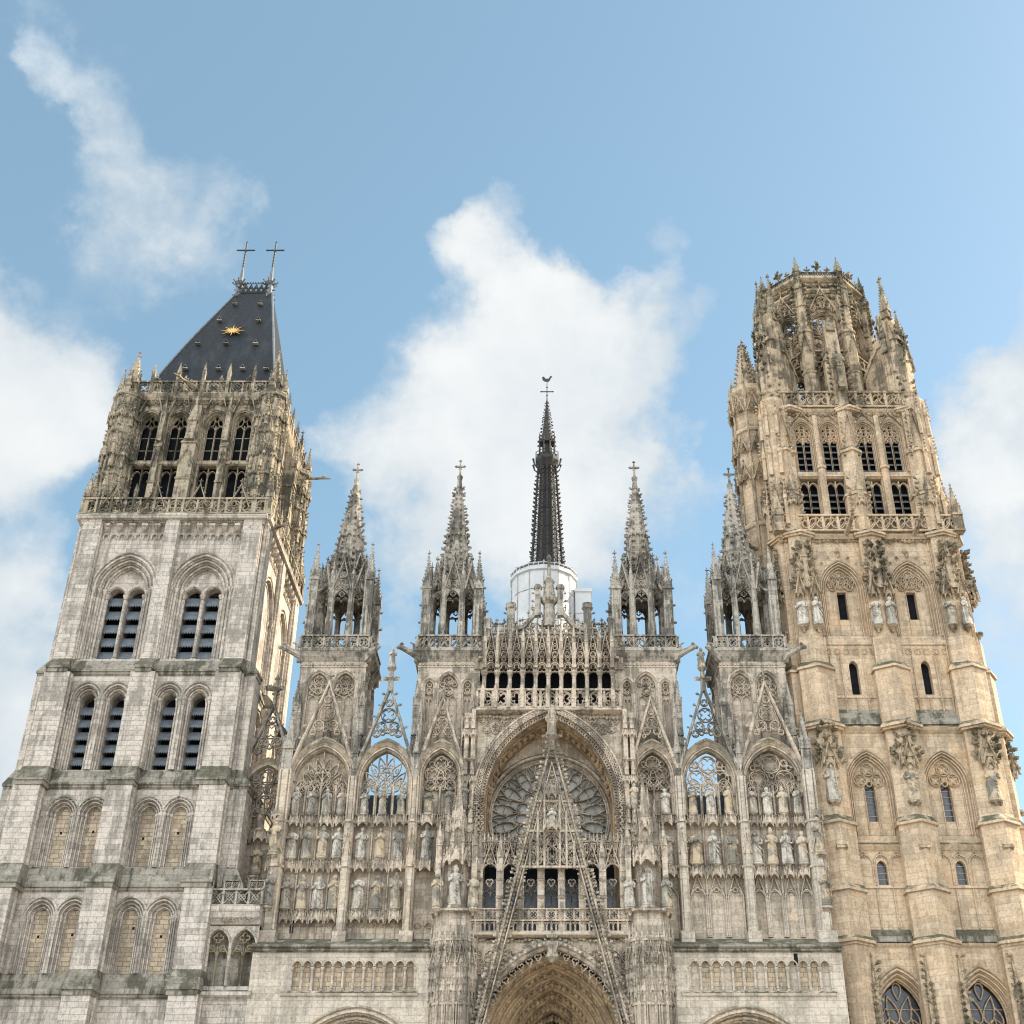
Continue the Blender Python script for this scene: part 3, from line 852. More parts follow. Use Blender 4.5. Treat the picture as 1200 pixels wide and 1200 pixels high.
    for a in faces:
        for b in (w5, d5, tr, b5, or5): b.T = frame(CX+.05, HB, a)
        y = -H5
        holes = []
        for c in (-2.4, 2.4):
            for q in (-1, 1):
                xc = c+q*1.06
                up = arch(xc, 51.3, 1.62, 54.7, .62, 8); lo = [(xc-.66, 47.5), (xc+.66, 47.5), (xc+.66, 50.85), (xc-.66, 50.85)]
                holes += [up, lo]
                orders(w5, up, 2, .13, .2, y); 
                w5.sweep(lo, [(0, y), (-.02, y-.05), (-.1, y-.05), (-.12, y+.3)], True)
                ip = arch(xc, 51.3, 1.36, 54.7, .62, 8)
                tr.bar([(xc, 51.3), (xc, 54.6)], .11, y+.32, .2); tr.bar([(xc, 47.5), (xc, 50.85)], .1, y+.25, .2)
                for k in (-.34, .34):
                    tr.bar(arch(xc+k, 54.1, .66, 54.1, .8, 5, False), .09, y+.32, .18)
                    tr.bar(arch(xc+k*.95, 50.1, .6, 50.1, .8, 5, False), .08, y+.25, .18)
                    tr.bar(tear(xc+k*.85, 54.95, .8, .36, pi/2+k*.9), .07, y+.34, .15, True)
                tr.bar(foil(xc, 55.25, .26, 4), .07, y+.34, .15, True)
                for z in (52.4, 53.5): tr.box(xc-.68, xc+.68, y+.42, y+.44, z, z+.05)
                hole(ip, y+.9, a, d=.05); hole([(xc-.9, 47.3), (xc+.9, 47.3), (xc+.9, 51), (xc-.9, 51)], y+.9, a, d=.05)
                # crocketed ogee gablet rising across the parapet
                or5.gable(xc, 55.4, 1.7, 2.7, y-.28, .16, .13, 5, arch(xc, 55.4, 1.5, 55.3, .55, 5, False), True, .8, .05, [.2, .14, .1])
        w5.wall([(-H5, 46.1), (H5, 46.1), (H5, 57.1), (-H5, 57.1)], holes, y, .5)
        w5.box(-4.7, 4.7, y-.12, y+.1, 50.95, 51.15)
        for x in (-4.6, 4.6): w5.colonnette(x, y-.1, 47, 56.5, .1)
        for x, hw, pr in ((-2.4, .22, .45), (2.4, .22, .45), (0, .5, .95)):
            b5.box(x-hw, x+hw, y-pr, y, 46.1, 52.4); b5.box(x-hw*.8, x+hw*.8, y-pr*.7, y, 52.4, 55.8)
            b5.mould(x-hw-.06, x+hw+.06, [(y, 52.9), (y-pr*.7, 52.7), (y-pr-.08, 52.3), (y-pr-.08, 52.2), (y, 52.2)])
            b5.mould(x-hw-.05, x+hw+.05, [(y, 49.6), (y-pr-.02, 49.3), (y-pr-.1, 49.2), (y-pr-.08, 49.1), (y, 49.1)])
            b5.gable(x, 50.4, hw*2.3, 1.3, y-pr-.1, .1, .08, 3, None, False, .4)
        # carved parapet
        b5.mould(-H5-.3, H5+.3, [(y, 56.5), (y-.2, 56.6), (y-.35, 56.9), (y-.4, 57.1), (y+.3, 57.1)])
        or5.balustrade(-H5-.2, H5+.2, y-.32, 57.1, 1.15, 'foil')
        or5.frieze(-H5, H5, 56.2, .35, y-.1, 5)
        for x in (-3.8, -1.9, .0, 1.9, 3.8):
            or5.box(x-.12, x+.12, y-.4, y-.16, 57.0, 59.0); or5.spirelet(x, y-.28, 59.0, .36, 1.0)
    w5.T = Matrix.Translation((CX+.05, HB, 0)); w5.box(-H5, H5, H5-.3, H5, 46, 57.1)
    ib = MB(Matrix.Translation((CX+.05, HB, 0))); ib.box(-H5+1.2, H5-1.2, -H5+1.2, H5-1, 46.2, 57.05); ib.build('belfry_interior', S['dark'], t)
    w5.build('belfry_wall', S['flam'], t); tr.build('belfry_tracery', S['flam'], t)
    b5.build('belfry_buttress', S['flam'], t); or5.build('crocketed_parapet', S['flam'], t)
    # corner and mid pinnacles, panelled clusters
    def at(u, v): return (CX+.05+u, HB+v)
    for qx in (-1, 1):
        for qy in (-1, 1):
            m = MB(); x, yy = at(qx*(H5-.1), qy*(H5-.1))
            m.plan([(x+1.05*cos(pi/8+k*pi/4), yy+1.05*sin(pi/8+k*pi/4)) for k in range(8)], 46.1, 57.2)
            for k in range(8):
                an = k*pi/4
                for z, h, rr in ((46.1, 4.2, 1.12), (50.2, 3.6, 1.05), (53.9, 2.6, 1.0)):
                    m.lathe(x+cos(an)*rr, yy+sin(an)*rr, [(.17, z), (.17, z+h*.55), (.24, z+h*.57), (.1, z+h*.75), (.015, z+h)], 5)
                    for i in range(4): m.crocket(x+cos(an)*(rr+.08), yy+sin(an)*(rr+.08), z+h*(.6+.09*i), cos(an), sin(an), .13)
            for z in (49.6, 53.2, 56.6): m.lathe(x, yy, [(1.15, z), (1.22, z+.08), (1.02, z+.4)], 8, pi/8)
            for k in range(8):
                m.T = frame(x, yy, k*pi/4)
                for z in (47.6, 51.2, 54.6):
                    m.gable(0, z, .72, 1.5, -1.12, .12, .09, 4, None, False, .45); m.canopy(0, -.98, z-.1, .55, .6)
                for i in range(8): m.bud(R.uniform(-.3, .3), -1.0, R.uniform(47, 57), R.uniform(.1, .2))
                m.panels(-.35, .35, 52.0, 54.4, -.97, 2, .06, .07); m.panels(-.35, .35, 48.6, 50.9, -.97, 2, .06, .07)
            m.T = Matrix()
            m.build('corner_buttress', S['flam'], t)
            m = MB(); m.pinnacle(x, yy, 57.1, .8, 1.5, 2.7); m.build('pinnacle', S['flam'], t)
            for ox, oy in ((qx*.8, 0), (0, qy*.8)):
                m = MB(); m.pinnacle(x+ox, yy+oy, 56.5, .45, 1.2, 1.9); m.build('pinnacle', S['flam'], t)
            m = MB(); x, yy = at(qx*(HB+.2), qy*(HB+.2)); m.pinnacle(x, yy, 46.1, .5, 1.7, 1.7); m.build('pinnacle', S['flam'], t)
    for a in faces:
        m = MB(frame(CX+.05, HB, a)); m.pinnacle(0, -H5-.75, 52.6, .62, 1.9, 2.2); m.build('pinnacle', S['flam'], t)
        for x in (-2.4, 2.4):
            m = MB(frame(CX+.05, HB, a)); m.pinnacle(x, -H5-.35, 52.8, .36, 2.4, 2.0); m.build('pinnacle', S['flam'], t)
    # gargoyles
    def garg(mb, x, y, z, dx, dy, L, r):
        mb.tube([(x, y, z), (x+dx*L*.4, y+dy*L*.4, z+.08), (x+dx*L*.75, y+dy*L*.75, z+.02), (x+dx*L, y+dy*L, z+.12)], [r, r*.9, r*.6, r*.75], 7)
        mb.bud(x+dx*L*1.02, y+dy*L*1.02, z+.2, r*.9); mb.tube([(x+dx*L*.98, y+dy*L*.98, z+.05), (x+dx*L*1.25, y+dy*L*1.25, z+.02)], [r*.55, r*.25], 5)
        for q in (-1, 1): mb.tube([(x+dx*L*.5, y+dy*L*.5, z), (x+dx*L*.45-dy*q*.3, y+dy*L*.45+dx*q*.3, z+.25), (x+dx*L*.3-dy*q*.35, y+dy*L*.3+dx*q*.35, z+.1)], [r*.5, r*.35, r*.1], 5)
    for x, y, z, dx, dy, L in ((CX+H5+.8, HB+1.2, 54.0, 1, 0, 2.2), (CX+HB+.2, HB-5, 45.8, .9, -.4, 1.3), (CX-.3, HB-H5-.4, 57.4, -.5, -.85, 1.9), (CX-2, -.4, 46.0, -.1, -1, 1.3), (CX+2.3, -.4, 46.0, .1, -1, 1.3)):
        m = MB(); garg(m, x, y, z, dx, dy, L, .17); m.build('gargoyle', S['flam'], t)
    # ---------------- roof
    rf = MB(); rings = []
    zb, zt = 57.6, 72.0
    for i in range(11):
        s = i/10; z = zb+(zt-zb)*s
        xl = -30.45+(4.2)*(s*.82+.18*(s**.5)) if s < .82 else -30.45+4.2*(.82*.82+.18*.82**.5)+(s-.82)/.18*.52
        xl = -30.5+4.25*(1.16*s-.16*s*s*s) + (-.28*sin(pi*s))
        xr = -20.5-2.75*(.92*s+.08*s*s)
        yf = 1.35+4.8*s - .25*sin(pi*s); yb = 11.05-4.5*s
        rings.append([(xl, yf, z), (xr, yf, z), (xr, yb, z), (xl, yb, z)])
    rf.loft(rings)
    roof = rf.build('hipped_roof', S['roof'], t)
    m = MB()
    for k in (0, 1): m.tube([r_[k] for r_ in rings], .09, 6)
    m.build('lead_hip', S['slate'], roof)
    def roofpt(fx, s):
        i = min(9, int(s*10)); k = s*10-i; A, B = rings[i], rings[i+1]
        l = [A[0][j]*(1-k)+B[0][j]*k for j in range(3)]; r = [A[1][j]*(1-k)+B[1][j]*k for j in range(3)]
        return [l[j]*(1-fx)+r[j]*fx for j in range(3)]
    for s, xs in ((.22, (.2, .5, .72, .93)), (.45, (.14, .46, .8)), (.68, (.18, .78)), (.86, (.22, .75))):
        for fx in xs:
            x, y, z = roofpt(fx, s); m = MB()
            m.loft([[(x-.17, y-.3, z-.05), (x+.17, y-.3, z-.05), (x, y-.3, z+.28)], [(x-.17, y+.5, z-.05), (x+.17, y+.5, z-.05), (x, y+.5, z+.28)]])
            m.box(x-.2, x+.2, y-.34, y+.1, z-.12, z-.05); d = m.build('roof_vent', S['turret'], roof)
            m = MB(); m.panel([(x-.14, z-.03), (x+.14, z-.03), (x, z+.24)], y-.304); m.build('vent_opening', S['dark'], roof)
    m = MB(); x, y, z = roofpt(.47, .565)
    n = 32; pts = []
    for i in range(n):
        f = 2*pi*i/n; rr = (1.0 if i % 4 == 0 else .62 if i % 2 == 0 else .26)
        pts.append((x+rr*cos(f)*1.12, z+rr*sin(f)*.8))
    m.prism(pts, -.05, .05)
    zz = z; m.v = [(vx, y-.22+(vz-zz)*.34+vy, vz) for vx, vy, vz in m.v]
    m.build('sunburst', S['gold'], roof)
    # ridge cresting with two posts and crosses
    m = MB(); zr = 72.0
    xl, xr, yr = -26.2, -23.55, 6.35
    for q in (0, 1):
        yq = yr-.3+.6*q
        for i in range(6):
            x0 = xl+(xr-xl)*i/6; x1 = xl+(xr-xl)*(i+1)/6
            m.bar([(x0, zr), ((x0+x1)/2, zr+.55), (x1, zr)], .1, yq, .08); m.bar([(x0, zr+.3), ((x0+x1)/2, zr+.85), (x1, zr+.3)], .08, yq, .08)
            m.bar(ring((x0+x1)/2, zr+.3, .2, 8), .07, yq, .06, True)
        m.box(xl, xr, yq, yq+.08, zr-.08, zr+.06)
        m.box(xl, xr, yq+.01, yq+.06, zr+.9, zr+.96)
        for i in range(12): m.bud(xl+(xr-xl)*(i+.5)/12, yq+.03, zr+1.05, .06, .1)
    m.build('ridge_cresting', S['castiron'], roof)
    for x in (xl+.05, xr-.05):
        m = MB()
        m.lathe(x, yr, [(.5, zr-1.6), (.36, zr-.4), (.28, zr+.9), (.4, zr+1.0), (.48, zr+1.2), (.22, zr+1.35), (.19, zr+1.6), (.12, zr+2.7), (.05, zr+3.2)], 8)
        for k in range(8): m.tube([(x, yr, zr+1.05), (x+cos(k*pi/4)*.5, yr+sin(k*pi/4)*.5, zr+1.1), (x+cos(k*pi/4)*.65, yr+sin(k*pi/4)*.65, zr+1.3)], [.06, .06, .1], 5)
        for k in range(4):
            for i in range(4): m.crocket(x+cos(k*pi/2)*(.45-.05*i), yr+sin(k*pi/2)*(.45-.05*i), zr-1.2+.55*i, cos(k*pi/2), sin(k*pi/2), .16)
        m.build('ridge_post', S['slate'], roof)
        m = MB()
        m.tube([(x, yr, zr+3.0), (x, yr, zr+5.9)], [.09, .07], 6); m.tube([(x-.68, yr, zr+5.0), (x+.68, yr, zr+5.0)], .075, 6)
        for dx, dz in ((-.72, 5.0), (.72, 5.0), (0, 5.95)): m.bud(x+dx, yr, zr+dz, .11)
        for i in range(6): m.bud(x, yr, zr+3.1+.34*i, .12, .1)
        m.build('iron_cross', S['iron'], roof)
    return t
bell = build_bell_tower()

# ------------------------------------------------------------------ west front
FX = .2                                             # centre line of the portal and rose
fac = thing('cathedral_facade', 'carved limestone west front with rose window, openwork gables and central portal between the two towers', 'cathedral', (0, 0, 0))
BAYS = [('outer', 13.95, 3.75, 4), ('open', 10.03, 3.35, 3), ('inner', 6.6, 2.55, 2)]
LIM = {'outer': (11.9, 16.4), 'open': (8.12, 11.9), 'inner': (5.1, 8.12)}
GST = 'carved saints standing in the screen niches'

def build_screens():
    for q in (-1, 1):
        side = 'left' if q < 0 else 'right'
        for kind, bx, bw, ns in BAYS:
            cx = .05+q*bx; x0, x1 = cx-bw/2, cx+bw/2
            w, zs, k = {'outer': (3.75, 27.0, .66), 'open': (3.35, 27.05, .7), 'inner': (2.6, 27.4, .76)}[kind]
            xl, xr = sorted((.05+q*LIM[kind][0], .05+q*LIM[kind][1]))
            z0 = 24.9
            outer_p = arch(cx, z0, w, zs, k, 10); inner_p = arch(cx, z0, w-.5, zs, k, 10)
            m = MB()
            m.wall([(xl, 17.3), (xr, 17.3), (xr, z0), (xl, z0)], (), .3)
            hol = outer_p
            # arch surround: strip between hole and outline
            m.wall([(xl, z0)] + [(xl, 28.0)] + [(x, max(z, 28.0)+.35) for x, z in arch(cx, zs, w+.3, zs, k, 8, False)[3:-3]] + [(xr, 28.0), (xr, z0)], [[(x, z+.002) for x, z in hol]], 0, .8 if kind == 'open' else .5)
            prof = [(.34, .12), (.34, -.16), (.2, -.26), (.1, -.1), (0, -.02), (-.05, -.1), (-.13, -.1), (-.15, .1), (-.25, .12), (-.27, .02), (-.25, .6)]
            m.sweep(outer_p, prof)
            for i in range(7):       # crockets on the arch hood
                p = outer_p[3+i*2] if 3+i*2 < len(outer_p) else outer_p[-4]
                dx, dz = p[0]-cx, p[1]-zs+.6; L = hypot(dx, dz)
                m.crocket(p[0]+dx/L*.34, -.12, p[1]+dz/L*.34, 1 if dx > 0 else -1, 0, .13)
            m.box(xl, xr, .1, .5, 17.2, 17.65)
            m.build('screen_wall', S['facade'], fac)
            # tracery in the arch head
            m = MB(); yt = .22
            hp = arch(cx, zs-.9, w-.56, zs, k, 10)
            if kind == 'outer' and q < 0 or kind == 'open' and q < 0:
                h = zs+rise(w-.5, k)
                m.bar([(cx, z0+1.4), (cx, h)], .1, yt, .16)
                for s_ in (-1, 1):
                    for (ux, uz, L, W, an) in ((.28, .75, 1.0, .36, 1.3), (.68, .45, 1.0, .36, 1.0), (.3, -.1, .85, .38, 1.25), (.95, -.1, .95, .36, .95), (.72, -.55, .8, .36, 1.2), (1.2, -.72, .7, .34, 1.4), (.26, -.85, .7, .34, 1.5)):
                        if abs(ux) > w/2-.4: continue
                        m.bar(tear(cx+s_*ux, zs+.35+uz, L, W*1.25, pi/2 - s_*(pi/2-an)*1.0), .08, yt, .14, True)
                        m.bar(foil(cx+s_*(ux+.02), zs+.25+uz, .14, 3, pi/2), .05, yt+.03, .08, True)
                    m.bar([(cx, zs+1.1), (cx+s_*.5, zs+.2), (cx+s_*(w/2-.3), zs-.5)], .08, yt+.02, .14)
            else:
                m.foils_in(hp, cx, [w*.16, w*.12, w*.085, w*.06, w*.04], yt, .085, .16, .015)
            n = ns; st = (w-.5)/n
            for i in range(n):
                xx = cx-(w-.5)/2+st*(i+.5)
                m.bar(arch(xx, z0+1.3, st*.94, z0+1.75, .75, 5), .08, yt, .16)
                m.bar(foil(xx, z0+2.0, st*.24, 3, pi/2), .05, yt+.03, .08, True)
            for i in range(n+1): m.bar([(cx-(w-.5)/2+st*i, z0), (cx-(w-.5)/2+st*i, z0+1.8)], .09, yt, .16)
            m.build('arch_tracery', S['lace'], fac)
            if kind != 'open':
                m = MB(); m.panel(inner_p, .5); m.build('blind_arch', S['facade'], fac)
            else:
                m = MB(); m.box(x0-.4, x1+.4, 2.6, 3.0, 18, 27.0); m.build('rear_wall', S['slate'], fac)
            # openwork gable
            m = MB()
            gz, gw, gh, crk = {'outer': (27.5, 4.15, 5.95, 7), 'open': (27.6, 3.75, 5.55, 7), 'inner': (27.7, 2.95, 4.7, 6)}[kind]
            cut = [(x, z+.3) for x, z in arch(cx, gz, w+.45, zs+.1, k, 8, False) if z > gz-.2]
            m.gable(cx, gz, gw, gh, -.42, .28, .24, crk, cut, True, 0 if kind == 'open' else .9, .075)
            if kind == 'open':
                zt = gz+gh
                for zz in (0,): m.lathe(cx, -.3, [(.2, zt-.3), (.16, zt+.5), (.3, zt+.62), (.16, zt+.72), (.14, zt+1.1), (.3, zt+1.3), (.3, zt+1.4)], 8)
                for k4 in range(4): m.crocket(cx+cos(k4*pi/2)*.15, -.3+sin(k4*pi/2)*.15, zt+.55, cos(k4*pi/2), sin(k4*pi/2), .26)
            m.build('openwork_gable', S['turret' if kind == 'open' else 'lace'], fac)
            if kind == 'open':
                statue(cx, -.3, gz+gh+1.4, 1.35, 'small winged figure on the tip of the %s see-through gable' % side, 'figures on the gable tips')
            # niches
            m = MB(); st = bw/ns
            rows = [(24.95, 1.62), (22.2, 1.95), (19.25, 2.0)] if q < 0 else [(24.95, 1.7), (21.85, 2.1)]
            if kind == 'inner' and q < 0: rows = rows[:2]
            for r_, (zr, hs) in enumerate(rows):
                for i in range(ns):
                    xx = x0+st*(i+.5)
                    m.canopy(xx, .25, zr-.78, st*.9, .66)
                    m.console(xx, .0 if r_ else -.02, zr+.02, st*.5)
                    rw = ['uppermost', 'second', 'lowest'][r_] if len(rows) == 3 else ['upper', 'lower'][r_]
                    bay = {'outer': 'outer screen bay', 'open': 'bay under see-through gable', 'inner': 'narrow bay by the rose'}[kind]
                    who = R.choice(['robed stone saint', 'weathered stone figure in a long mantle', 'pale draped stone statue'])
                    statue(xx, -.05, zr, hs*R.uniform(.95, 1.03), '%s saint from left, %s row of the %s %s' % (ORD[i], rw, side, bay), GST)
                for i in range(ns+1):
                    if i not in (0, ns): m.lathe(x0+st*i, .2, [(.07, zr), (.07, zr+hs+.2)], 6)
            m.build('niche_canopy', S['lace'], fac)
            m = MB()
            if q < 0:
                n2 = ns*2
                m.panels(x0, x1, 17.7, 18.7, .3, n2, .07, .1)
            else:
                for i in range(ns):
                    xx = x0+st*(i+.5)
                    m.bar(arch(xx, 17.75, st*.8, 19.9, .85, 6), .12, .12, .2)
                    m.gable(xx, 19.95, st*.86, 1.35, .1, .16, .09, 4, arch(xx, 19.95, st*.7, 19.9, .85, 4, False), False, .42)
                    m.bar(foil(xx, 20.45, st*.13, 3, pi/2), .05, .15, .12, True)
                    m.lathe(x0+st*i, .22, [(.07, 17.75), (.07, 20.6), (.03, 21.2)], 6)
            m.build('blind_arcade', S['clean' if q > 0 else 'facade'], fac)
        # buttresses between the bays
        for bx, hw, pr, zt in ((16.1, .42, .75, 27.6), (11.95, .27, .6, 27.2), (8.1, .27, .65, 27.2)):
            m = MB(); x = .05+q*bx
            m.plan([(x-hw, .4), (x-hw, -pr*.45), (x-hw*.5, -pr), (x+hw*.5, -pr), (x+hw, -pr*.45), (x+hw, .4)], 17.2, 24.4)
            m.plan([(x-hw*.85, .4), (x-hw*.85, -pr*.35), (x-hw*.4, -pr*.8), (x+hw*.4, -pr*.8), (x+hw*.85, -pr*.35), (x+hw*.85, .4)], 24.4, zt)
            for zz in (21.6, 24.3): m.plan([(x-hw-.08, .4), (x-hw-.08, -pr*.5), (x-hw*.5, -pr-.1), (x+hw*.5, -pr-.1), (x+hw+.08, -pr*.5), (x+hw+.08, .4)], zz, zz+.16)
            m.gable(x, 22.4, hw*1.7, 1.3, -pr-.06, .1, .08, 3, None, False, .35)
            m.box(x-hw-.12, x+hw+.12, -pr-.15, .4, 17.0, 17.9)
            for s_ in (-1, 1): m.lathe(x+s_*hw*.75, -pr*.75, [(.06, 18), (.06, zt)], 6)
            m.build('screen_buttress', S['clean' if q > 0 else 'facade'], fac)
            m = MB()
            m.pinnacle(x, -.25, zt, hw*1.5, 1.7, 2.3); m.pinnacle(x-hw*.9, .1, zt-.5, hw*.8, 1.3, 1.5); m.pinnacle(x+hw*.9, .1, zt-.5, hw*.8, 1.3, 1.5)
            m.build('pinnacle', S['turret'], fac)
        # two figures on the outer buttress
        x = .05+q*16.25
        for zz, nm in ((19.3, 'lower'), (22.4, 'upper')):
            m = MB(); m.console(x, -.55, zz, .8); m.canopy(x, -.2, zz+2.1, .85, .6); m.build('niche_canopy', S['lace'], fac)
            statue(x, -.65, zz, 2.0, '%s of two robed figures on the outermost %s screen buttress' % (nm, side), 'figures on the outer buttresses', q*.5)
        # mossy ledge and the block of the side portal below it
        xa, xb = sorted((.05+q*16.65, .05+q*6.3))
        m = MB(); m.mould(xa-.1, xb, [(.35, 17.62), (.05, 17.62), (-1.5, 16.98), (-1.55, 16.86), (-1.4, 16.78), (-1.4, 16.68), (-1.2, 16.6), (.35, 16.6)])
        m.build('mossy_ledge', S['ledge'], fac)
        xc = -10.5 if q < 0 else 11.0; pw = 8.2
        po = arch(xc, 0.1, pw, 9.3, .53, 12)
        m = MB(); ax0, ax1 = sorted((.05+q*14.35, .05+q*7.4)) if q < 0 else (8.05, 16.0)
        n = 12 if q < 0 else 13; st = (ax1-ax0)/n
        cut = [arch(ax0+st*(i+.5), 14.55, st*.78, 15.85, .6, 5) for i in range(n)]
        m.wall([(xa, 0), (xb, 0), (xb, 16.65), (xa, 16.65)], [po] + cut, -1.2, .22)
        for xe in (xa, xb): m.box(xe-.002, xe+.002, -1.2, 2, 0, 16.65)
        for i in range(n):
            xx = ax0+st*(i+.5)
            m.sweep(arch(xx, 15.8, st*.8, 15.85, .6, 5, False), [(.09, -1.2), (.07, -1.29), (.01, -1.29), (0, -1.18)])
        for i in range(n+1): m.colonnette(ax0+st*i, -1.18, 14.55, 15.8, .065)
        m.mould(ax0-.5, ax1+.2, [(-1.0, 14.5), (-1.26, 14.5), (-1.34, 14.4), (-1.3, 14.28), (-1.0, 14.2)])
        m.build('side_portal_wall', S['clean'], fac)
        for i in range(n):
            mm = MB(); mm.panel(arch(ax0+st*(i+.5), 14.55, st*.8, 15.85, .6, 5), -1.0); mm.build('arcade_panel', S['tan' if i % 3 or q < 0 else 'clean'], fac)
        m = MB()
        orders(m, po, 4, .3, .45, -1.2)
        for i in range(26):
            f = pi*(i+.5)/26
            for o in range(4):
                rr = pw/2-.15-.3*o; m.bud(xc+cos(f)*rr, -1.1+.45*o, 9.3+sin(f)*rr*1.03, .13)
        m.build('side_portal_arch', S['facade'], fac)
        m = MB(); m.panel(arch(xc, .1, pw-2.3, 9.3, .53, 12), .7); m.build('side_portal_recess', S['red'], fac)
        # narrow slit
        m = MB(); sx = -14.85 if q < 0 else 14.1; sz = 18.0 if q < 0 else 15.95
        m.box(sx-.11, sx+.11, .285 if q < 0 else -1.21, .4 if q < 0 else -1.1, sz, sz+.9 if q < 0 else sz+.6); m.build('slit_window', S['dark'], fac)
build_screens()

def build_centre():
    # ---- wall round the rose
    m = MB(); w = 8.5; zs = 25.5; k = .72
    big = arch(FX, 17.8, w, zs, k, 16)
    m.wall([(FX-5.35, 16.5), (FX+5.35, 16.5), (FX+5.35, 31.45), (FX-5.35, 31.45)], [big], -.2, .3)
    m.build('rose_wall', S['facade'], fac)
    m = MB()
    m.sweep(big, [(.55, -.2), (.55, -.6), (.48, -.72), (.4, -.72), (.36, -.5), (.34, -.25), (-.1, -.22), (-.14, -.2)], cap=False)
    path = arch(FX, zs-3.4, w+.34, zs, k, 40, True)
    acc = 0
    for (a, b) in zip(path[:-1], path[1:]):                 # pierced fringe on the great arch
        L = hypot(b[0]-a[0], b[1]-a[1]); nn = max(1, round(L/.36))
        for i in range(nn):
            x = a[0]+(b[0]-a[0])*(i+.5)/nn; z = a[1]+(b[1]-a[1])*(i+.5)/nn
            dx = FX-x; dz = zs-z; l2 = hypot(dx, dz)
            m.bar(foil(x-dx/l2*.06, z-dz/l2*.06, (.2), 4, atan2(dz, dx)), .085, -.68, .14, True)
            m.bar(foil(x+dx/l2*.3, z+dz/l2*.3, .15, 3, atan2(dz, dx)), .07, -.5, .14, True); m.bud(x-dx/l2*.36, -.6, z-dz/l2*.36, .09)
    m.build('rose_arch_fringe', S['lace'], fac)
    m = MB()
    m.sweep(big, [(-.1, -.2), (-.12, .1), (-.18, .2), (-.28, .2), (-.3, .5), (-.36, .55), (-.4, 1.4), (-.32, 1.5), (-.36, 1.65), (-.46, 1.7), (-.48, 2.3)], cap=False)
    rr = random.Random(5)
    for i in range(150):                                     # carved reliefs on the soffit
        f = pi*(.06+.88*rr.random()); a = big[1:-1]; j = int(f/pi*(len(a)-1)); x, z = a[j]
        dx, dz = FX-x, zs-1-z; l2 = hypot(dx, dz)
        m.bud(x+dx/l2*.42, rr.uniform(.6, 1.35), z+dz/l2*.42, rr.uniform(.12, .3))
    m.build('rose_arch_soffit', S['portal'], fac)
    # ---- rose
    Rr = 3.66; zc = 25.3; y = 1.9
    rose = thing('rose_window', None, None, (FX, y, zc)); rose.parent = fac
    g = MB(); g.panel(ring(FX, zc, Rr, 48), y+.25); g.build('rose_glass', S['rglass'], rose)
    m = MB()
    m.sweep(ring(FX, zc, Rr, 48)[::-1], [(.5, y+.3), (.48, y-.15), (.38, y-.28), (.26, y-.28), (.2, y-.05), (.12, y-.2), (.04, y-.05), (0, y-.1), (-.08, y), (-.08, y+.25)], True)
    back = [(FX-4.5, 20.4), (FX+4.5, 20.4), (FX+4.5, 31), (FX-4.5, 31)]
    m.wall(back, [ring(FX, zc, Rr, 48)], y+.05)
    m.build('rose_frame', S['facade'], rose)
    m = MB(); b = .085
    m.bar(ring(FX, zc, .75, 20), b, y, .2, True); m.bar(foil(FX, zc, .6, 6), b*.8, y, .2, True)
    n = 16
    for i in range(n):
        a = 2*pi*(i+.5)/n
        def P(r_, o): return (FX+cos(a+o)*r_, zc+sin(a+o)*r_)
        m.bar([P(.75, 0), P(1.5, .02), P(2.3, 0)], b, y, .2)
        m.bar(tear(*P(1.5, pi/n), 1.3, .62, a+pi/n+pi), b*.8, y+.02, .16, True)
        m.bar([P(1.9, 0), P(2.4, .1), P(3.0, .12), P(3.72, .03)], b, y, .2); m.bar([P(1.9, 0), P(2.4, -.1), P(3.0, -.12), P(3.72, -.03)], b, y, .2)
        m.bar(tear(*P(2.72, 0), 1.35, .78, a+pi), b*.8, y+.02, .16, True)
        m.bar(tear(*P(3.15, pi/n), 1.05, .62, a+pi/n), b*.8, y+.02, .16, True)
        m.bar([P(2.3, pi/n*.3), P(2.9, pi/n*.9), P(3.68, pi/n*1.05)], b*.7, y+.03, .14)
    for r_ in (1.2, 2.0, 2.9): m.bar(ring(FX, zc, r_, 40), .04, y+.1, .1, True)
    m.build('rose_tracery', S['shaft'], rose)
    # ---- tall shafts and small tabernacles at both sides of the great arch
    for q in (-1, 1):
        m = MB()
        for x, zz in ((4.75, 31.5), (5.15, 30.5)):
            xx = FX+q*x; m.box(xx-.13, xx+.13, -.75, -.2, 19, zz)
            for z in (22.2, 25.2, 28.2):
                m.canopy(xx, -.6, z+1.4, .55, .5); m.console(xx, -.8, z, .42); m.pinnacle(xx, -.85, z+2.0, .22, .4, .7)
        m.panels(FX+q*5.0-.5, FX+q*5.0+.5, 28, 31.2, -.2, 3, .06, .1, True, True)
        for i in range(4): m.foils_in([(FX+q*3.1-1.5, 30.0), (FX+q*3.1+1.5, 30.0), (FX+q*3.1+1.5, 31.3), (FX+q*3.1-1.5, 31.3)] if i == 0 else [(0, 0), (.01, 0), (0, .01)], FX+q*3.4, [.4, .3, .2], -.3, .06, .1)
        m.build('carved_shaft', S['lace'], fac)
        for z in (22.2, 25.2): statue(FX+q*5.15, -.85, z, 1.35, 'small stone figure on a shaft beside the rose, %s side, %s one' % ('left' if q < 0 else 'right', 'lower' if z < 24 else 'upper'), 'small figures beside the rose')
    # ---- balustrade over the rose, gallery with dark openings
    m = MB(); m.mould(-4.45, 4.75, [(.3, 31.2), (-.3, 31.3), (-.75, 31.45), (-.75, 31.6), (.3, 31.6)])
    m.balustrade(-4.4, 4.7, -.65, 31.6, 1.3, 'foil')
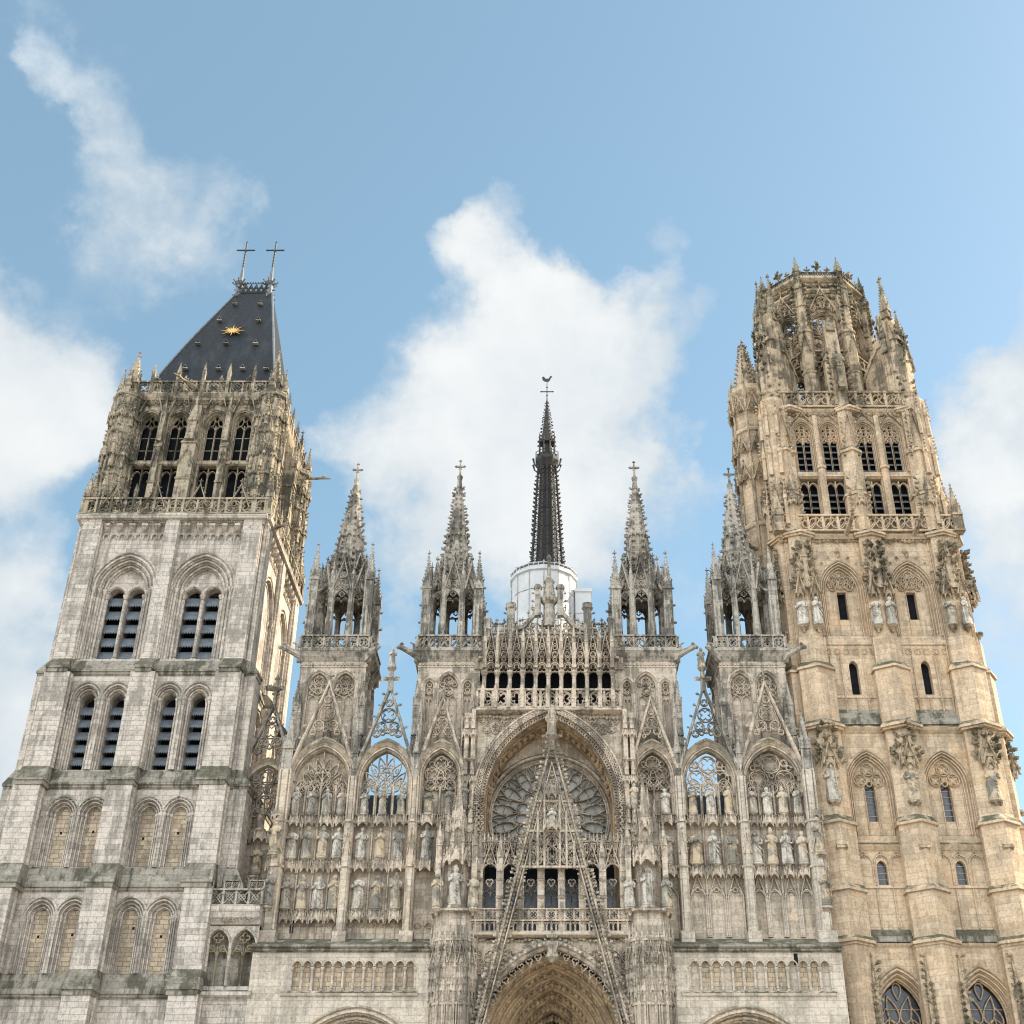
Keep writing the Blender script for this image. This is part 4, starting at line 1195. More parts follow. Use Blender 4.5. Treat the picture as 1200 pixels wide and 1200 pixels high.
    for i in range(11):
        x = -4.05+.83*i; m.box(x-.13, x+.13, -.8, -.4, 31.6, 32.9); m.spirelet(x, -.6, 32.9, .3, .45, fin=False); m.canopy(x, -.5, 32.1, .4, .5)
    m.frieze(-4.4, 4.7, 30.95, .35, -.35, 9)
    m.build('gallery_balustrade', S['lace'], fac)
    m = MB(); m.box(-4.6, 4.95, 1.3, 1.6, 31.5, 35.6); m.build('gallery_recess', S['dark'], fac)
    m = MB(); m.box(-4.7, 5.05, .45, .7, 34.75, 37.0)
    for i in range(12): m.gable(-4.1+.78*i, 36.6, .8, 1.6, .75, .14, .1, 4, None, False, .5); m.pinnacle(-4.5+.78*i, .85, 36.5, .2, .9, .9)
    m.build('gallery_rear_parapet', S['lace'], fac)
    m = MB()
    for i in range(11):
        x = -4.0+.83*i
        m.colonnette(x, -.1, 32.5, 34.35, .13)
        m.box(x-.06, x+.06, -.05, .25, 32.5, 34.5)
    m.build('gallery_column', S['shaft'], fac)
    m = MB()
    m.box(-4.4, 4.75, -.1, .35, 35.3, 35.42)
    for i in range(10):
        x = -3.585+.83*i
        m.bar(arch(x, 34.3, .74, 34.5, .62, 6), .12, -.18, .3); m.bar(foil(x, 34.55, .3, 3, pi/2), .07, -.12, .2, True)
        m.bar(foil(x, 35.0, .2, 3, pi/2), .06, -.1, .2, True)
        zt = 36.9+.35*(i % 2)
        m.gable(x, 34.9, .8, 2.1, -.3, .16, .1, 5, None, True, .7, .05, [.2, .13, .09])
        m.bar(arch(x, 35.4, .6, 36.6, .8, 5), .08, .0, .2)
        for dx in (-.2, .2):
            m.bar([(x+dx, 35.4), (x+dx, 37.0)], .06, .05, .12); m.bar(foil(x+dx*.9, 36.75, .15, 4), .05, .05, .12, True)
            m.bar(tear(x+dx, 36.1, .7, .3, pi/2), .05, .05, .12, True)
        m.box(x-.42, x+.42, .02, .2, 37.1, 37.22)
        for dx in (-.28, 0, .28): m.bar(tear(x+dx, 37.0-.1, .55, .24, pi/2), .05, .05, .1, True)
        m.finial(x, .1, 37.2, .9)
    for i in range(11):
        x = -4.0+.83*i; m.pinnacle(x, -.2, 34.6, .24, 1.9, 1.25)
    for i in range(20): m.bud(-4.0+.43*i, .1, 37.35, .1, .2)
    m.build('gallery_parapet', S['lace'], fac)
    # crowning gable of the gallery
    m = MB()
    c = FX+.0
    for q in (-1, 1):
        pth = [(c+q*2.5, 37.3), (c+q*1.7, 37.6), (c+q*1.0, 38.5), (c+q*.55, 39.8)]
        m.sweep(pth, [(-.12, .25), (-.12, -.1), (.12, -.1), (.12, .25), (-.12, .25)])
        for i, (x, z) in enumerate(((2.2, 37.6), (1.75, 37.9), (1.4, 38.4), (1.1, 38.8), (.8, 39.4))): m.finial(c+q*x, .1, z, .5)
        m.box(c+q*2.55-.26, c+q*2.55+.26, -.2, .3, 36.5, 39.3); m.lathe(c+q*2.55, .05, [(.36, 38.9), (.4, 39.0), (.32, 39.15), (.36, 39.3)], 8)
        for zz in (37.4, 38, 38.6): m.crocket(c+q*2.85, .05, zz, q, 0, .15)
        m.box(c+q*4.1-.2, c+q*4.1+.2, -.2, .2, 36.5, 38.2); m.lathe(c+q*4.1, 0, [(.26, 38.0), (.3, 38.1), (.25, 38.25)], 8)
        m.box(c+q*.75-.2, c+q*.75+.2, -.15, .3, 38.4, 40.6); m.lathe(c+q*.75, .05, [(.28, 40.4), (.3, 40.55), (.2, 40.75)], 8)
        for zz in (38.9, 39.5, 40.1): m.crocket(c+q*1.0, .05, zz, q, 0, .16)
        m.bar(foil(c+q*1.3, 37.75, .35, 4), .08, 0, .14, True); m.bar(tear(c+q*.55, 38.2, 1.0, .5, pi/2), .08, 0, .14, True); m.bar(tear(c+q*1.85, 37.5, .5, .35, pi/2), .06, 0, .12, True)
        for x in (3.0, 3.5): m.finial(c+q*x, .1, 37.3, 1.0)
    m.spirelet(c, .05, 39.6, .95, 2.4); m.lathe(c, .05, [(.42, 37.6), (.36, 39.2), (.55, 39.4), (.6, 39.7), (.4, 39.9), (.3, 40.8), (.42, 40.95), (.14, 41.3), (.1, 42.6), (.2, 42.8), (.05, 43.1)], 8)
    m.build('gallery_gable', S['turret'], fac)

    # ---- balcony below the rose
    m = MB(); m.box(-5.0, 5.4, -.15, 1.6, 16.9, 17.75)
    m.mould(-5.0, 5.4, [(-.2, 17.3), (-1.1, 17.45), (-1.4, 17.55), (-1.4, 17.7), (-.2, 17.7)]); m.frieze(-4.9, 5.3, 17.15, .35, -1.0, 2)
    m.build('balcony_floor', S['facade'], fac)
    m = MB(); m.balustrade(-4.6, 5.2, -1.3, 17.7, .68, 'arc', .14); m.balustrade(-4.6, 5.2, -1.3, 18.36, .66, 'foil', .14); m.build('balcony_balustrade', S['lace'], fac)
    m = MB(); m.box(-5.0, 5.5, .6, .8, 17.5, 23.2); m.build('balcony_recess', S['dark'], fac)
    for i in range(-4, 5):                                   # leaded windows behind the balcony
        x = .3+1.2*i
        m = MB(); m.panel(arch(x, 18.2, 1.0, 20.6, .7, 6), .56); p = m.build('balcony_window', S['glass'], fac)
        m = MB(); m.bar([(x, 18.2), (x, 20.9)], .06, .46, .08)
        for k_ in (-.25, .25): m.bar(arch(x+k_, 19.6, .48, 20.1, .8, 4), .06, .46, .08)
        m.bar(tear(x-.18, 20.7, .5, .3, 1.2), .05, .46, .08, True); m.bar(tear(x+.18, 20.7, .5, .3, 1.9), .05, .46, .08, True)
        m.build('window_tracery', S['shaft'], p)
    m = MB()
    for i in range(-4, 4):
        x = .3+1.2*(i+.5)
        m.box(x-.17, x+.17, -1.25, -.9, 17.7, 21.3); m.pinnacle(x, -1.1, 21.2, .36, 1.0, 1.3)
        for z in (19.6, 20.6): m.lathe(x, -1.15, [(.2, z), (.27, z+.08), (.2, z+.18)], 8)
        for q in (-1, 1): m.lathe(x+q*.16, -1.2, [(.055, 17.7), (.055, 21.2)], 6)
    m.build('balcony_column', S['shaft'], fac)
    m = MB()
    for i in range(-4, 5):
        x = .3+1.2*i
        m.bar(arch(x, 20.75, .95, 21.1, .6, 6), .1, -1.2, .2)
        m.gable(x, 21.2, 1.0, 1.5, -1.2, .16, .1, 4, arch(x, 21.2, .8, 21.1, .6, 4, False), True, .55, .05, [.17, .12, .08])
        for dx in (-.36, -.12, .12, .36):
            m.bar([(x+dx, 21.9), (x+dx, 23.1)], .07, -1.05, .12)
            m.bar(arch(x+dx, 22.6, .22, 22.7, .8, 3), .05, -1.05, .1); m.spirelet(x+dx, -1.0, 23.05, .16, .5, crk=2)
        m.bar(foil(x, 20.55, .22, 3, -pi/2), .06, -1.15, .14, True)
    for i in range(24):
        x = -4.75+.43*i; m.gable(x, 22.0, .42, 1.0, -1.15, .1, .06, 3, None, False, .35); m.bar(arch(x, 21.5, .3, 22.2, .8, 4), .05, -.95, .1); m.bar(foil(x, 22.55, .1, 4), .04, -.9, .08, True)
    m.box(-4.9, 5.3, -1.0, -.85, 21.75, 21.9); m.box(-4.9, 5.3, -1.0, -.85, 22.95, 23.05)
    m.build('balcony_canopy', S['lace'], fac)

    # ---- central portal
    m = MB(); pc = FX+.15; pw = 9.0; pz = 11.45; pk = .64
    pa = arch(pc, 0.1, pw, pz, pk, 16)
    m.wall([(pc-4.95, 0), (pc+4.95, 0), (pc+4.95, 17.3), (pc-4.95, 17.3)], [pa], -.9, .3)
    for q in (-1, 1):
        poly = [(pc+q*4.7, 12.2), (pc+q*4.7, 16.8), (pc+q*.9, 16.8), (pc+q*1.6, 16.2), (pc+q*3.0, 14.8)]
        for (x, z, r) in pack(poly, pc+q*3.4, [.5, .38, .28, .2, .15], .02):
            m.bar(ring(x, z, r, 12), .08, -1.05, .16, True); m.bar(foil(x, z, r*.85, 4), .06, -1.02, .12, True)
    m.build('portal_spandrel', S['lace'], fac)
    m = MB()
    m.sweep(pa, [(.3, -.9), (.3, -1.2), (.2, -1.3), (.05, -1.3), (0, -1.15), (-.1, -1.2), (-.2, -1.1), (-.22, -.9), (-.22, -.5)], cap=False)
    path = arch(pc, pz-1, pw, pz, pk, 26)
    for i in range(0, len(path)):
        x, z = path[i]; dx, dz = pc-x, pz-1-z; l2 = hypot(dx, dz)
        m.crocket(x-dx/l2*.32, -1.2, z-dz/l2*.32, -1 if dx > 0 else 1, 0, .16)
        m.bud(x-dx/l2*.12, -1.3, z-dz/l2*.12, .1)
        if i % 2 == 0:
            cxx, czz = x+dx/l2*.42, z+dz/l2*.42
            m.bar(foil(cxx, czz, .2, 3, atan2(dz, dx)), .07, -1.0, .1, True); m.bud(x+dx/l2*.68, -.95, z+dz/l2*.68, .11)
    m.lathe(pc, -1.45, [(.1, 16.0), (.35, 16.3), (.3, 16.6), (.45, 16.9), (.42, 17.1)], 8); m.finial(pc, -1.4, 16.9, 1.0)
    m.build('portal_cusped_arch', S['shaft'], fac)
    m = MB(); N = 6; prof = []
    for i in range(N):
        a = -.35-.42*i; yy = -.6+.6*i
        prof += [(a, yy), (a-.03, yy-.1), (a-.12, yy-.14), (a-.18, yy-.04), (a-.2, yy+.14), (a-.3, yy+.2), (a-.38, yy+.42), (a-.42, yy+.5)]
    m.sweep(pa, prof, cap=False)
    rr = random.Random(8)
    for i in range(N):
        off = .35+.42*i+.26; yy = -.6+.6*i+.2
        pth = arch(pc, 8, pw-2*off, pz, pk, 14)
        for j in range(1, len(pth)-1):
            x, z = pth[j]
            m.bud(x+rr.uniform(-.05, .05), yy+.1, z, rr.uniform(.1, .17), .2); m.bud(x+rr.uniform(-.1, .1), yy+.02, z+.16, .08)
    m.build('portal_archivolt', S['portal'], fac)
    m = MB(); m.panel(arch(pc, .1, pw-2*(.35+.42*N), pz, pk, 12), 3.0); m.build('portal_tympanum', S['portal'], fac)
    # tall openwork gable in front
    m = MB(); z0, hh, yg = 8.0, 21.0, -1.75
    sl_ = 5.35/hh; gc = MB()
    for rail, off in ((.2, 0), (.12, -.36)):
        pth = [(pc-5.35-off, z0), (pc, z0+hh+off/sl_), (pc+5.35+off, z0)]
        m.sweep(pth, [(-rail*.5, yg+.3), (-rail*.5, yg), (-rail*.2, yg-.1), (rail*.2, yg-.1), (rail*.5, yg), (rail*.5, yg+.3), (-rail*.5, yg+.3)])
    for q in (-1, 1):
        n = 84
        for i in range(n):
            t = (i+.5)/n; x = pc+q*5.35*(1-t); z = z0+hh*t
            m.crocket(x+q*.14, yg+R.uniform(0, .2), z+R.uniform(-.06, .06), q, R.uniform(-.5, 0), .17); m.bud(x+q*R.uniform(-.1, .16), yg-.12, z, R.uniform(.05, .1))
            if abs(x-pc) > .8:
                m.bud(x-q*.19, yg+.05, z+.1, .1, .14); m.bud(x, yg-.1, z+.2, .08)
                m.crocket(x-q*.44, yg+.1, z+R.uniform(0, .16), -q, 0, .14)
    # flowing infill above the balcony
    tri = [(pc-1.55, 21.4), (pc+1.55, 21.4), (pc+.1, 27.2), (pc-.1, 27.2)]
    for (x, z, r) in pack(tri, pc, [.3, .22, .16, .12, .09], .01):
        m.bar(ring(x, z, r, 10), .065, yg+.05, .16, True); m.bar(foil(x, z, r*.85, 4), .05, yg+.08, .1, True)
    for i in range(14):
        z = 21.6+.5*i; hw_ = (z0+hh-z)*sl_-.45
        for q in (-1, 1):
            if hw_ > .3: m.gable(pc+q*hw_*.62, z, .4, .7, yg+.02, .12, .06, 2, None, False, .3); m.bar(foil(pc+q*hw_*.25, z+.2, .13, 4), .05, yg+.05, .12, True)
    for x in (-1.3, -.85, -.45, .45, .85, 1.3):
        zt = z0+hh*(1-abs(x)/5.35)-1.1; m.box(pc+x-.06, pc+x+.06, yg-.05, yg+.2, 21.2, min(zt, 26.2)); m.spirelet(pc+x, yg+.05, min(zt, 26.2)-.5, .25, .8)
    for z in (21.3, 23.4, 25.2): m.box(pc-(z0+hh-z)*.25, pc+(z0+hh-z)*.25, yg, yg+.2, z-.06, z+.06)
    m.canopy(pc, yg+.1, 25.3, .9, .8); m.canopy(pc, yg+.1, 23.3, 1.0, .7)
    m.build('portal_gable', S['shaft'], fac)
    m = MB(); m.lathe(pc, yg+.1, [(.18, 28.4), (.2, 29.0), (.34, 29.2), (.42, 29.35), (.3, 29.5), (.26, 30.2), (.4, 30.4), (.42, 30.6), (.24, 30.75), (.22, 31.0)], 8)
    for k_ in range(6): m.crocket(pc+cos(k_)*.3, yg+.1+sin(k_)*.3, 29.3, cos(k_), sin(k_), .2)
    m.build('portal_gable_finial', S['lace'], fac)
    statue(pc, yg-.05, 23.5, 1.3, 'tiny stone figure inside the tall openwork gable before the rose', 'figures of the portal gable')
    # ---- clustered piers flanking the portal
    for q in (-1, 1):
        x0, x1 = (-6.55, -3.95) if q < 0 else (4.55, 7.2); xc = (x0+x1)/2
        m = MB()
        pl = [(x0, 0), (x0, -1.1), (x0+.55, -1.9), (x1-.55, -1.9), (x1, -1.1), (x1, 0)]
        m.plan(pl, 0, 17.4); m.plan([(xc+(a-xc)*.9, b*.9) for a, b in pl], 17.4, 18.9); m.plan([(xc+(a-xc)*.66, b*.62) for a, b in pl], 18.9, 22.2)
        for (a, b), (c_, d_) in zip(pl[:-1], pl[1:]):
            n = max(2, int(hypot(c_-a, d_-b)/.3))
            for i in range(n+1):
                x = a+(c_-a)*i/n; yy = b+(d_-b)*i/n; r_ = .1 if i % 2 else .065
                m.lathe(x, yy-.02, [(r_, 6), (r_, 15.0+.6*(i % 2)), (r_*1.7, 15.1+.6*(i % 2)), (r_*.8, 15.3+.6*(i % 2)), (r_*.8, 17.2), (.02, 18.1)], 6)
                for z in (14.0, 14.8, 16.4): m.bud(x, yy-.1, z+.3*(i % 2), .11, .15)
        for z in (13.7, 17.1, 18.75): m.plan([(xc+(a-xc)*1.05, b*1.06) for a, b in pl], z, z+.14)
        for i in range(5):
            x = x0+(x1-x0)*(i+.5)/5; yy = -1.95 if 0 < i < 4 else -1.5
            m.canopy(x, yy+.25, 16.6, .52, .6); m.bar(arch(x, 8, .4, 13.6, .8, 4), .07, yy-.12, .14); m.canopy(x, yy+.25, 14.2, .52, .8); m.spirelet(x, yy+.1, 16.0, .32, 1.5)
            m.gable(x, 15.9, .5, 1.1, yy-.1, .1, .07, 3, None, False, .35)
        m.build('clustered_pier', S['shaft'], fac)
        m = MB()
        m.canopy(xc, -1.05, 21.4, 1.5, 1.0); m.console(xc, -1.45, 19.1, 1.0)
        for x in (x0+.25, x1-.25):
            m.box(x-.16, x+.16, -1.5, -1.1, 18.9, 21.8); m.pinnacle(x, -1.3, 21.8, .34, 1.0, 1.5)
            m.console(x, -1.55, 19.0, .6)
        # dense tabernacle of pinnacles above
        for (dx, yy, z, w_, hs, hp) in ((0, -.85, 22.3, .7, 2.2, 2.6), (-.62, -.7, 22.2, .36, 1.6, 1.7), (.62, -.7, 22.2, .36, 1.6, 1.7), (-.3, -1.3, 22.1, .26, .9, 1.3), (.3, -1.3, 22.1, .26, .9, 1.3), (-.95, -.4, 21.6, .3, 1.3, 1.5), (.95, -.4, 21.6, .3, 1.3, 1.5), (-.3, -.5, 24, .26, 1.2, 1.4), (.3, -.5, 24, .26, 1.2, 1.4)):
            m.pinnacle(xc+dx, yy, z, w_, hs, hp)
        m.canopy(xc, -.8, 23.5, .9, .9)
        m.build('pier_tabernacle', S['lace'], fac)
        sd_ = 'left' if q < 0 else 'right'
        statue(xc, -1.5, 19.1, 2.25, 'large robed statue in the tabernacle of the %s pier beside the portal balcony' % sd_, 'statues of the portal piers')
        statue(x1-.25 if q < 0 else x0+.25, -1.6, 19.0, 1.9, 'slender statue at the balcony edge of the %s portal pier' % sd_, 'statues of the portal piers')
        statue(x0+.25 if q < 0 else x1-.25, -1.6, 19.0, 1.9, 'slender statue on the outer edge of the %s portal pier' % sd_, 'statues of the portal piers')
build_centre()


# ------------------------------------------------------------------ pinnacled turrets over the screen
def build_turret(cx, label, sr, slim, cz=0.0, HW=2.05):
    t = thing('spire_turret', label, 'turret', (cx, 2.9, 27), 'pinnacled spire turrets over the front')
    yc = .62+HW
    m = MB(); m.T = Matrix()
    for a in (0, pi/2, -pi/2):
        m.T = frame(cx, yc, a); y = -HW; hol = []
        for q in ((-1, 1) if slim else (0, -.84, .84)):
            w = 1.45 if slim else (1.35 if q == 0 else .66); c = q*(.85 if slim else 1.48)
            p = arch(c, 28.5, w, 33.6, .75, 7); hol.append(p)
            m.sweep(p, [(.2, y), (.2, y-.1), (.08, y-.14), (.0, y-.02), (-.06, y-.04), (-.1, y+.22)], cap=False)
            m.panel(p, y+.22)
            m.foils_in(arch(c, 33.0, w-.2, 33.6, .75, 7), c, [w*.22, w*.15, w*.1], y+.05, .07, .14)
            for k in (-.25, .25): m.bar(arch(c+k*(w-.2), 28.5, (w-.2)*.46, 32.6, .8, 5), .07, y+.06, .14)
        m.wall([(-HW, 27), (HW, 27), (HW, 35.6), (-HW, 35.6)], hol, y)
        m.box(-HW-.02, HW+.02, y-.04, y+.1, 34.95, 35.05)
        for i in range(17): m.box(-HW+.235*i+.03, -HW+.235*i+.15, y-.09, y, 35.08, 35.2)
    m.T = frame(cx, yc); m.box(-HW, HW, HW-.1, HW, 20, 35.6); m.box(-HW+.3, HW-.3, -HW+.3, HW-.2, 20, 36.1)
    m.build('turret_shaft', S['shaft'], t)
    m = MB()
    for qx in (-1, 1):       # little buttress tabernacles on the shaft corners
        for z in (27.5, 30.2):
            m.pinnacle(cx+qx*(HW-.03), .45, z, .42, 2.2, 1.5)
    for qx in (-1, 1): m.pinnacle(cx+qx*(HW-.33), .3, 28.0, .28, 3.4, 1.5)
    m.build('shaft_pinnacle', S['turret'], t)
    m = MB()
    for a in (0, pi/2, -pi/2, pi):
        m.T = frame(cx, yc, a)
        m.mould(-HW-.3, HW+.3, [(-HW+.1, 35.3), (-HW-.05, 35.4), (-HW-.3, 35.85), (-HW-.42, 36.0), (-HW-.42, 36.15), (-HW+.1, 36.2)])
        m.frieze(-HW, HW, 35.5, .3, -HW-.12, 4)
    m.build('turret_cornice', S['turret'], t)
    m = MB()
    for a in (0, pi/2, -pi/2, pi):
        m.T = frame(cx, yc, a); m.balustrade(-HW-.1, HW+.1, -HW-.25, 36.2, .98, 'foil' if slim else 'flam', .12)
    m.build('turret_balustrade', S['turret'], t)
    # open lantern stage
    m = MB(); m.T = frame(cx, yc)
    RO = HW*.82
    m.lathe(0, 0, [(RO+.15, 36.1), (RO+.15, 36.35)], 8, pi/8)
    for k in range(8):
        a = pi/8+k*pi/4; x, y = cos(a)*RO, sin(a)*RO
        m.lathe(x, y, [(.27, 36.2), (.27, 38.3), (.23, 38.5), (.2, 42.0)], 6, a)
        m.lathe(x*1.06, y*1.06, [(.12, 36.2), (.12, 42), (.16, 42.1), (.1, 42.4), (.01, 43.6)], 5)
        for i in range(3): m.crocket(x*1.12, y*1.12, 42.5+.3*i, cos(a), sin(a), .13)
        # arch between piers
        b = frame(cx, yc, k*pi/4-pi/2+pi/2)
        m2 = m.T; m.T = b; ap = RO*cos(pi/8); sp = 2*RO*sin(pi/8)-.3
        p = arch(0, 36.3, sp, 40.2, .85, 7)
        m.wall([(-sp/2-.12, 40.2), (sp/2+.12, 40.2), (sp/2+.12, 42.1), (-sp/2-.12, 42.1)], [[(x_*.999, max(z_, 40.2)+.001) for x_, z_ in arch(0, 40.2, sp, 40.2, .85, 7, False)]], -ap-.05, .3)
        m.bar(p, .1, -ap-.08, .2)
        for q in (-1, 1): m.bar(arch(q*sp*.24, 39.7, sp*.46, 40.0, .8, 4, False), .06, -ap, .1)
        m.bar(foil(0, 40.65, .2, 4), .06, -ap, .1, True)
        m.gable(0, 40.9, sp+.25, 2.3, -ap-.22, .14, .12, 5, None, True, .6, .05, [.24, .17, .1])
        m.box(-sp/2, sp/2, -ap-.05, -ap+.1, 37.2, 37.3)
        m.T = m2
    m.lathe(0, 0, [(RO-.12, 41.9), (RO-.12, 42.15), (sr+.12, 42.4)], 8, pi/8)
    m.build('open_lantern', S['turret'], t)
    for qx in (-1, 1):
        for qy in (-1, 1):
            m = MB(); m.pinnacle(cx+qx*(HW-.26), yc+qy*(HW-.26), 36.2, .6, 4.9 if not slim else 5.6, 2.6)
            m.box(cx+qx*(HW-.26)-.08, cx+qx*(HW-.26)+.08, yc+qy*(HW-.26)-.4, yc+qy*(HW-.26), 36.2, 39.5)
            m.tube([(cx+qx*(HW-.3), yc+qy*(HW-.3), 40.6), (cx+qx*1.35, yc+qy*1.35, 41.2), (cx+qx*1.0, yc+qy*1.0, 42.2)], .13, 5)
            for k in range(3): m.crocket(cx+qx*(HW+.02), yc+qy*(HW-.26), 38.3+1.3*k, qx, 0, .17)
            m.build('corner_pinnacle', S['turret'], t)
    # spire
    m = MB(); m.T = frame(cx, yc)
    zt = 51.3+cz
    m.lathe(0, 0, [(sr+.1, 42.2), (sr, 42.3), (sr*.8, 44.4), (sr*.84, 44.5), (sr*.78, 44.6), (sr*.58, 46.6), (sr*.61, 46.68), (sr*.56, 46.76), (sr*.14, zt-.6), (.2, zt-.45), (.24, zt-.3), (.1, zt-.15), (.07, zt+.4), (.03, zt+.9)], 8, pi/8)
    for k in range(8):
        a = pi/8+k*pi/4
        for i in range(15):
            tt = (i+.6)/16; rr = sr*(1-.88*tt)
            m.crocket(cos(a)*rr, sin(a)*rr, 42.3+(zt-42.9)*tt, cos(a), sin(a), .26-.1*tt)
        a2 = k*pi/4; m2 = m.T; m.T = frame(cx, yc, a2)
        m.gable(0, 42.2, sr*.78, 2.0, -sr-.02, .2, .1, 4, None, True, .5, .05, [.2, .13])
        m.bar(arch(0, 44.7, sr*.34, 45.6, .8, 4), .06, -sr*.72, .14)
        m.T = m2
    m.build('crocketed_spire', S['turret'], t)
    m = MB(); m.T = frame(cx, yc); z = zt+.1
    m.lathe(0, 0, [(.09, z-.2), (.06, z+.3), (.05, z+.9), (.01, z+1.1)], 6)
    m.box(-.26, .26, -.07, .07, z+.45, z+.57)
    for dx, dz in ((-.3, .51), (.3, .51), (0, 1.0), (0, .3)): m.bud(dx, 0, z+dz, .14)
    m.build('stone_cross', S['turret'], t)
    for q in (-1, 1):
        m = MB(); L = 1.25 if (q*cx > 0) else .75
        x = cx+q*HW; y = .5
        m.tube([(x, y+.1, 35.7), (x+q*L*.5, y-.2, 35.95), (x+q*L, y-.4, 36.2), (x+q*L*1.15, y-.45, 36.1)], [.26, .2, .17, .1], 7)
        m.bud(x+q*L*.9, y-.38, 36.4, .16); m.tube([(x+q*.3, y, 35.9), (x+q*.35, y-.1, 36.5), (x+q*.6, y-.2, 36.6)], [.14, .1, .03], 5)
        m.build('gargoyle', S['turret'], t)
    return t
build_turret(-13.95, 'tall crocketed spire turret nearest the left slate-roofed tower', 1.28, True, -.1, 2.15)
build_turret(-6.35, 'crocketed spire turret immediately left of the rose gallery', 1.1, False, .1, 2.02)
build_turret(6.5, 'crocketed spire turret immediately right of the rose gallery', 1.1, False, 0, 2.02)
build_turret(13.5, 'tall crocketed spire turret overlapping the honey-coloured right tower', 1.28, True, -.5, 2.15)


# ------------------------------------------------------------------ recessed bay and porch between left tower and screen
def build_side_bay():
    t = thing('side_porch', 'dark weathered porch bay with lattice balustrade squeezed beside the left tower', 'porch', (-18, 1, 0))
    cx, y = -17.75, 1.9; w = 3.5
    m = MB(); z0 = 24.6; zs = 26.8; k = .72
    p = arch(cx, z0, w-.5, zs, k, 9)
    m.wall([(cx-2.0, 17), (cx+2.0, 17), (cx+2.0, z0), (cx-2.0, z0)], (), y+.3)
    m.sweep(p, [(.36, y+.3), (.36, y-.1), (.2, y-.2), (.1, y-.05), (0, y), (-.08, y-.02), (-.15, y+.4)])
    for q in (-1, 1): m.box(cx+q*1.75-.28, cx+q*1.75+.28, y-.5, y+.4, 17, 27.3)
    m.build('bay_wall', S['facade'], t)
    m = MB()
    m.bar([(cx, z0), (cx, zs+1.9)], .1, y+.2, .16)
    m.foils_in(arch(cx, zs-1.4, w-.7, zs, k, 9), cx, [.5, .36, .26, .18, .12], y+.2, .085, .16)
    for i in range(4): m.bar(arch(cx-1.1+.73*i, z0, .68, z0+1.0, .75, 4), .08, y+.2, .14)
    m.build('bay_tracery', S['turret'], t)
    m = MB(); m.gable(cx, 27.5, 3.9, 5.2, y-.4, .28, .24, 6, [(x, z+.3) for x, z in arch(cx, 27.5, w, zs+.2, k, 8, False) if z > 27.4], True, 2.2, .08)
    m.build('openwork_gable', S['turret'], t)
    for q in (-1, 1):
        m = MB(); m.pinnacle(cx+q*1.8, y-.2, 27.3, .55, 1.9, 2.2); m.build('pinnacle', S['turret'], t)
    m = MB()
    for zr in (24.6, 21.7):
        for i in range(3): m.canopy(cx-1.1+1.1*i, y+.25, zr-.85, 1.0, .75); m.console(cx-1.1+1.1*i, y, zr, .7)
    m.build('niche_canopy', S['lace'], t)
    for r_, zr in enumerate((24.6, 21.7)):
        for i in range(3): statue(cx-1.1+1.1*i, y-.1, zr, 1.9 if r_ else 1.5, '%s stone figure from left, %s row of recessed bay by left tower' % (ORD[i], ('upper', 'lower')[r_]), 'figures of the recessed bay')
    # porch body
    x0, x1, yp = -20.1, -16.4, -1.1
    m = MB(); hs = []
    for i in range(2):
        c = x0+.55+.85+1.5*i; hs.append(arch(c, 14.8, 1.35, 17.0, .7, 7))
        m.sweep(hs[-1], [(.12, yp), (.1, yp-.1), (0, yp-.05), (-.06, yp+.5)], cap=False)
    m.wall([(x0, 0), (x1, 0), (x1, 18.1), (x0, 18.1)], hs, yp, .5); m.box(x0-.001, x0+.3, yp, 2, 0, 18.1)
    m.mould(x0-.1, x1, [(2, 18.1), (yp-.1, 18.15), (yp-.35, 18.5), (yp-.5, 18.9), (yp-.5, 19.1), (2, 19.1)]); m.frieze(x0, x1, 18.2, .35, yp-.25, 7)
    m.mould(x0-.2, x1, [(yp+.2, 14.7), (yp-.25, 14.5), (yp-.3, 14.3), (yp, 14.0), (yp+.2, 14)])
    m.build('porch_wall', S['tower'], t)
    for i in range(2):
        c = x0+.55+.85+1.5*i; m = MB(); m.panel(arch(c, 14.8, 1.4, 17.0, .7, 7), yp+.5); m.build('blind_arch', S['ledge'], t)
        m = MB(); m.bar([(c, 14.8), (c, 17)], .1, yp+.1, .16)
        for q in (-1, 1): m.bar(arch(c+q*.33, 16.1, .62, 16.4, .8, 5, False), .09, yp+.1, .16); m.bar(foil(c+q*.3, 16.85, .2, 3, pi/2), .06, yp+.12, .1, True)
        m.bar(foil(c, 17.45, .28, 4), .08, yp+.1, .14, True)
        m.build('blind_tracery', S['leaf'], t)
    m = MB(); m.balustrade(x0, x1, yp-.4, 19.1, 1.0, 'cross', .14)
    for x in (x0+.4, x0+1.9, x1-.35): m.balustrade(x-.42, x+.42, yp-.4, 20.08, .5, 'cross', .14)
    m.build('lattice_balustrade', S['turret'], t)
build_side_bay()


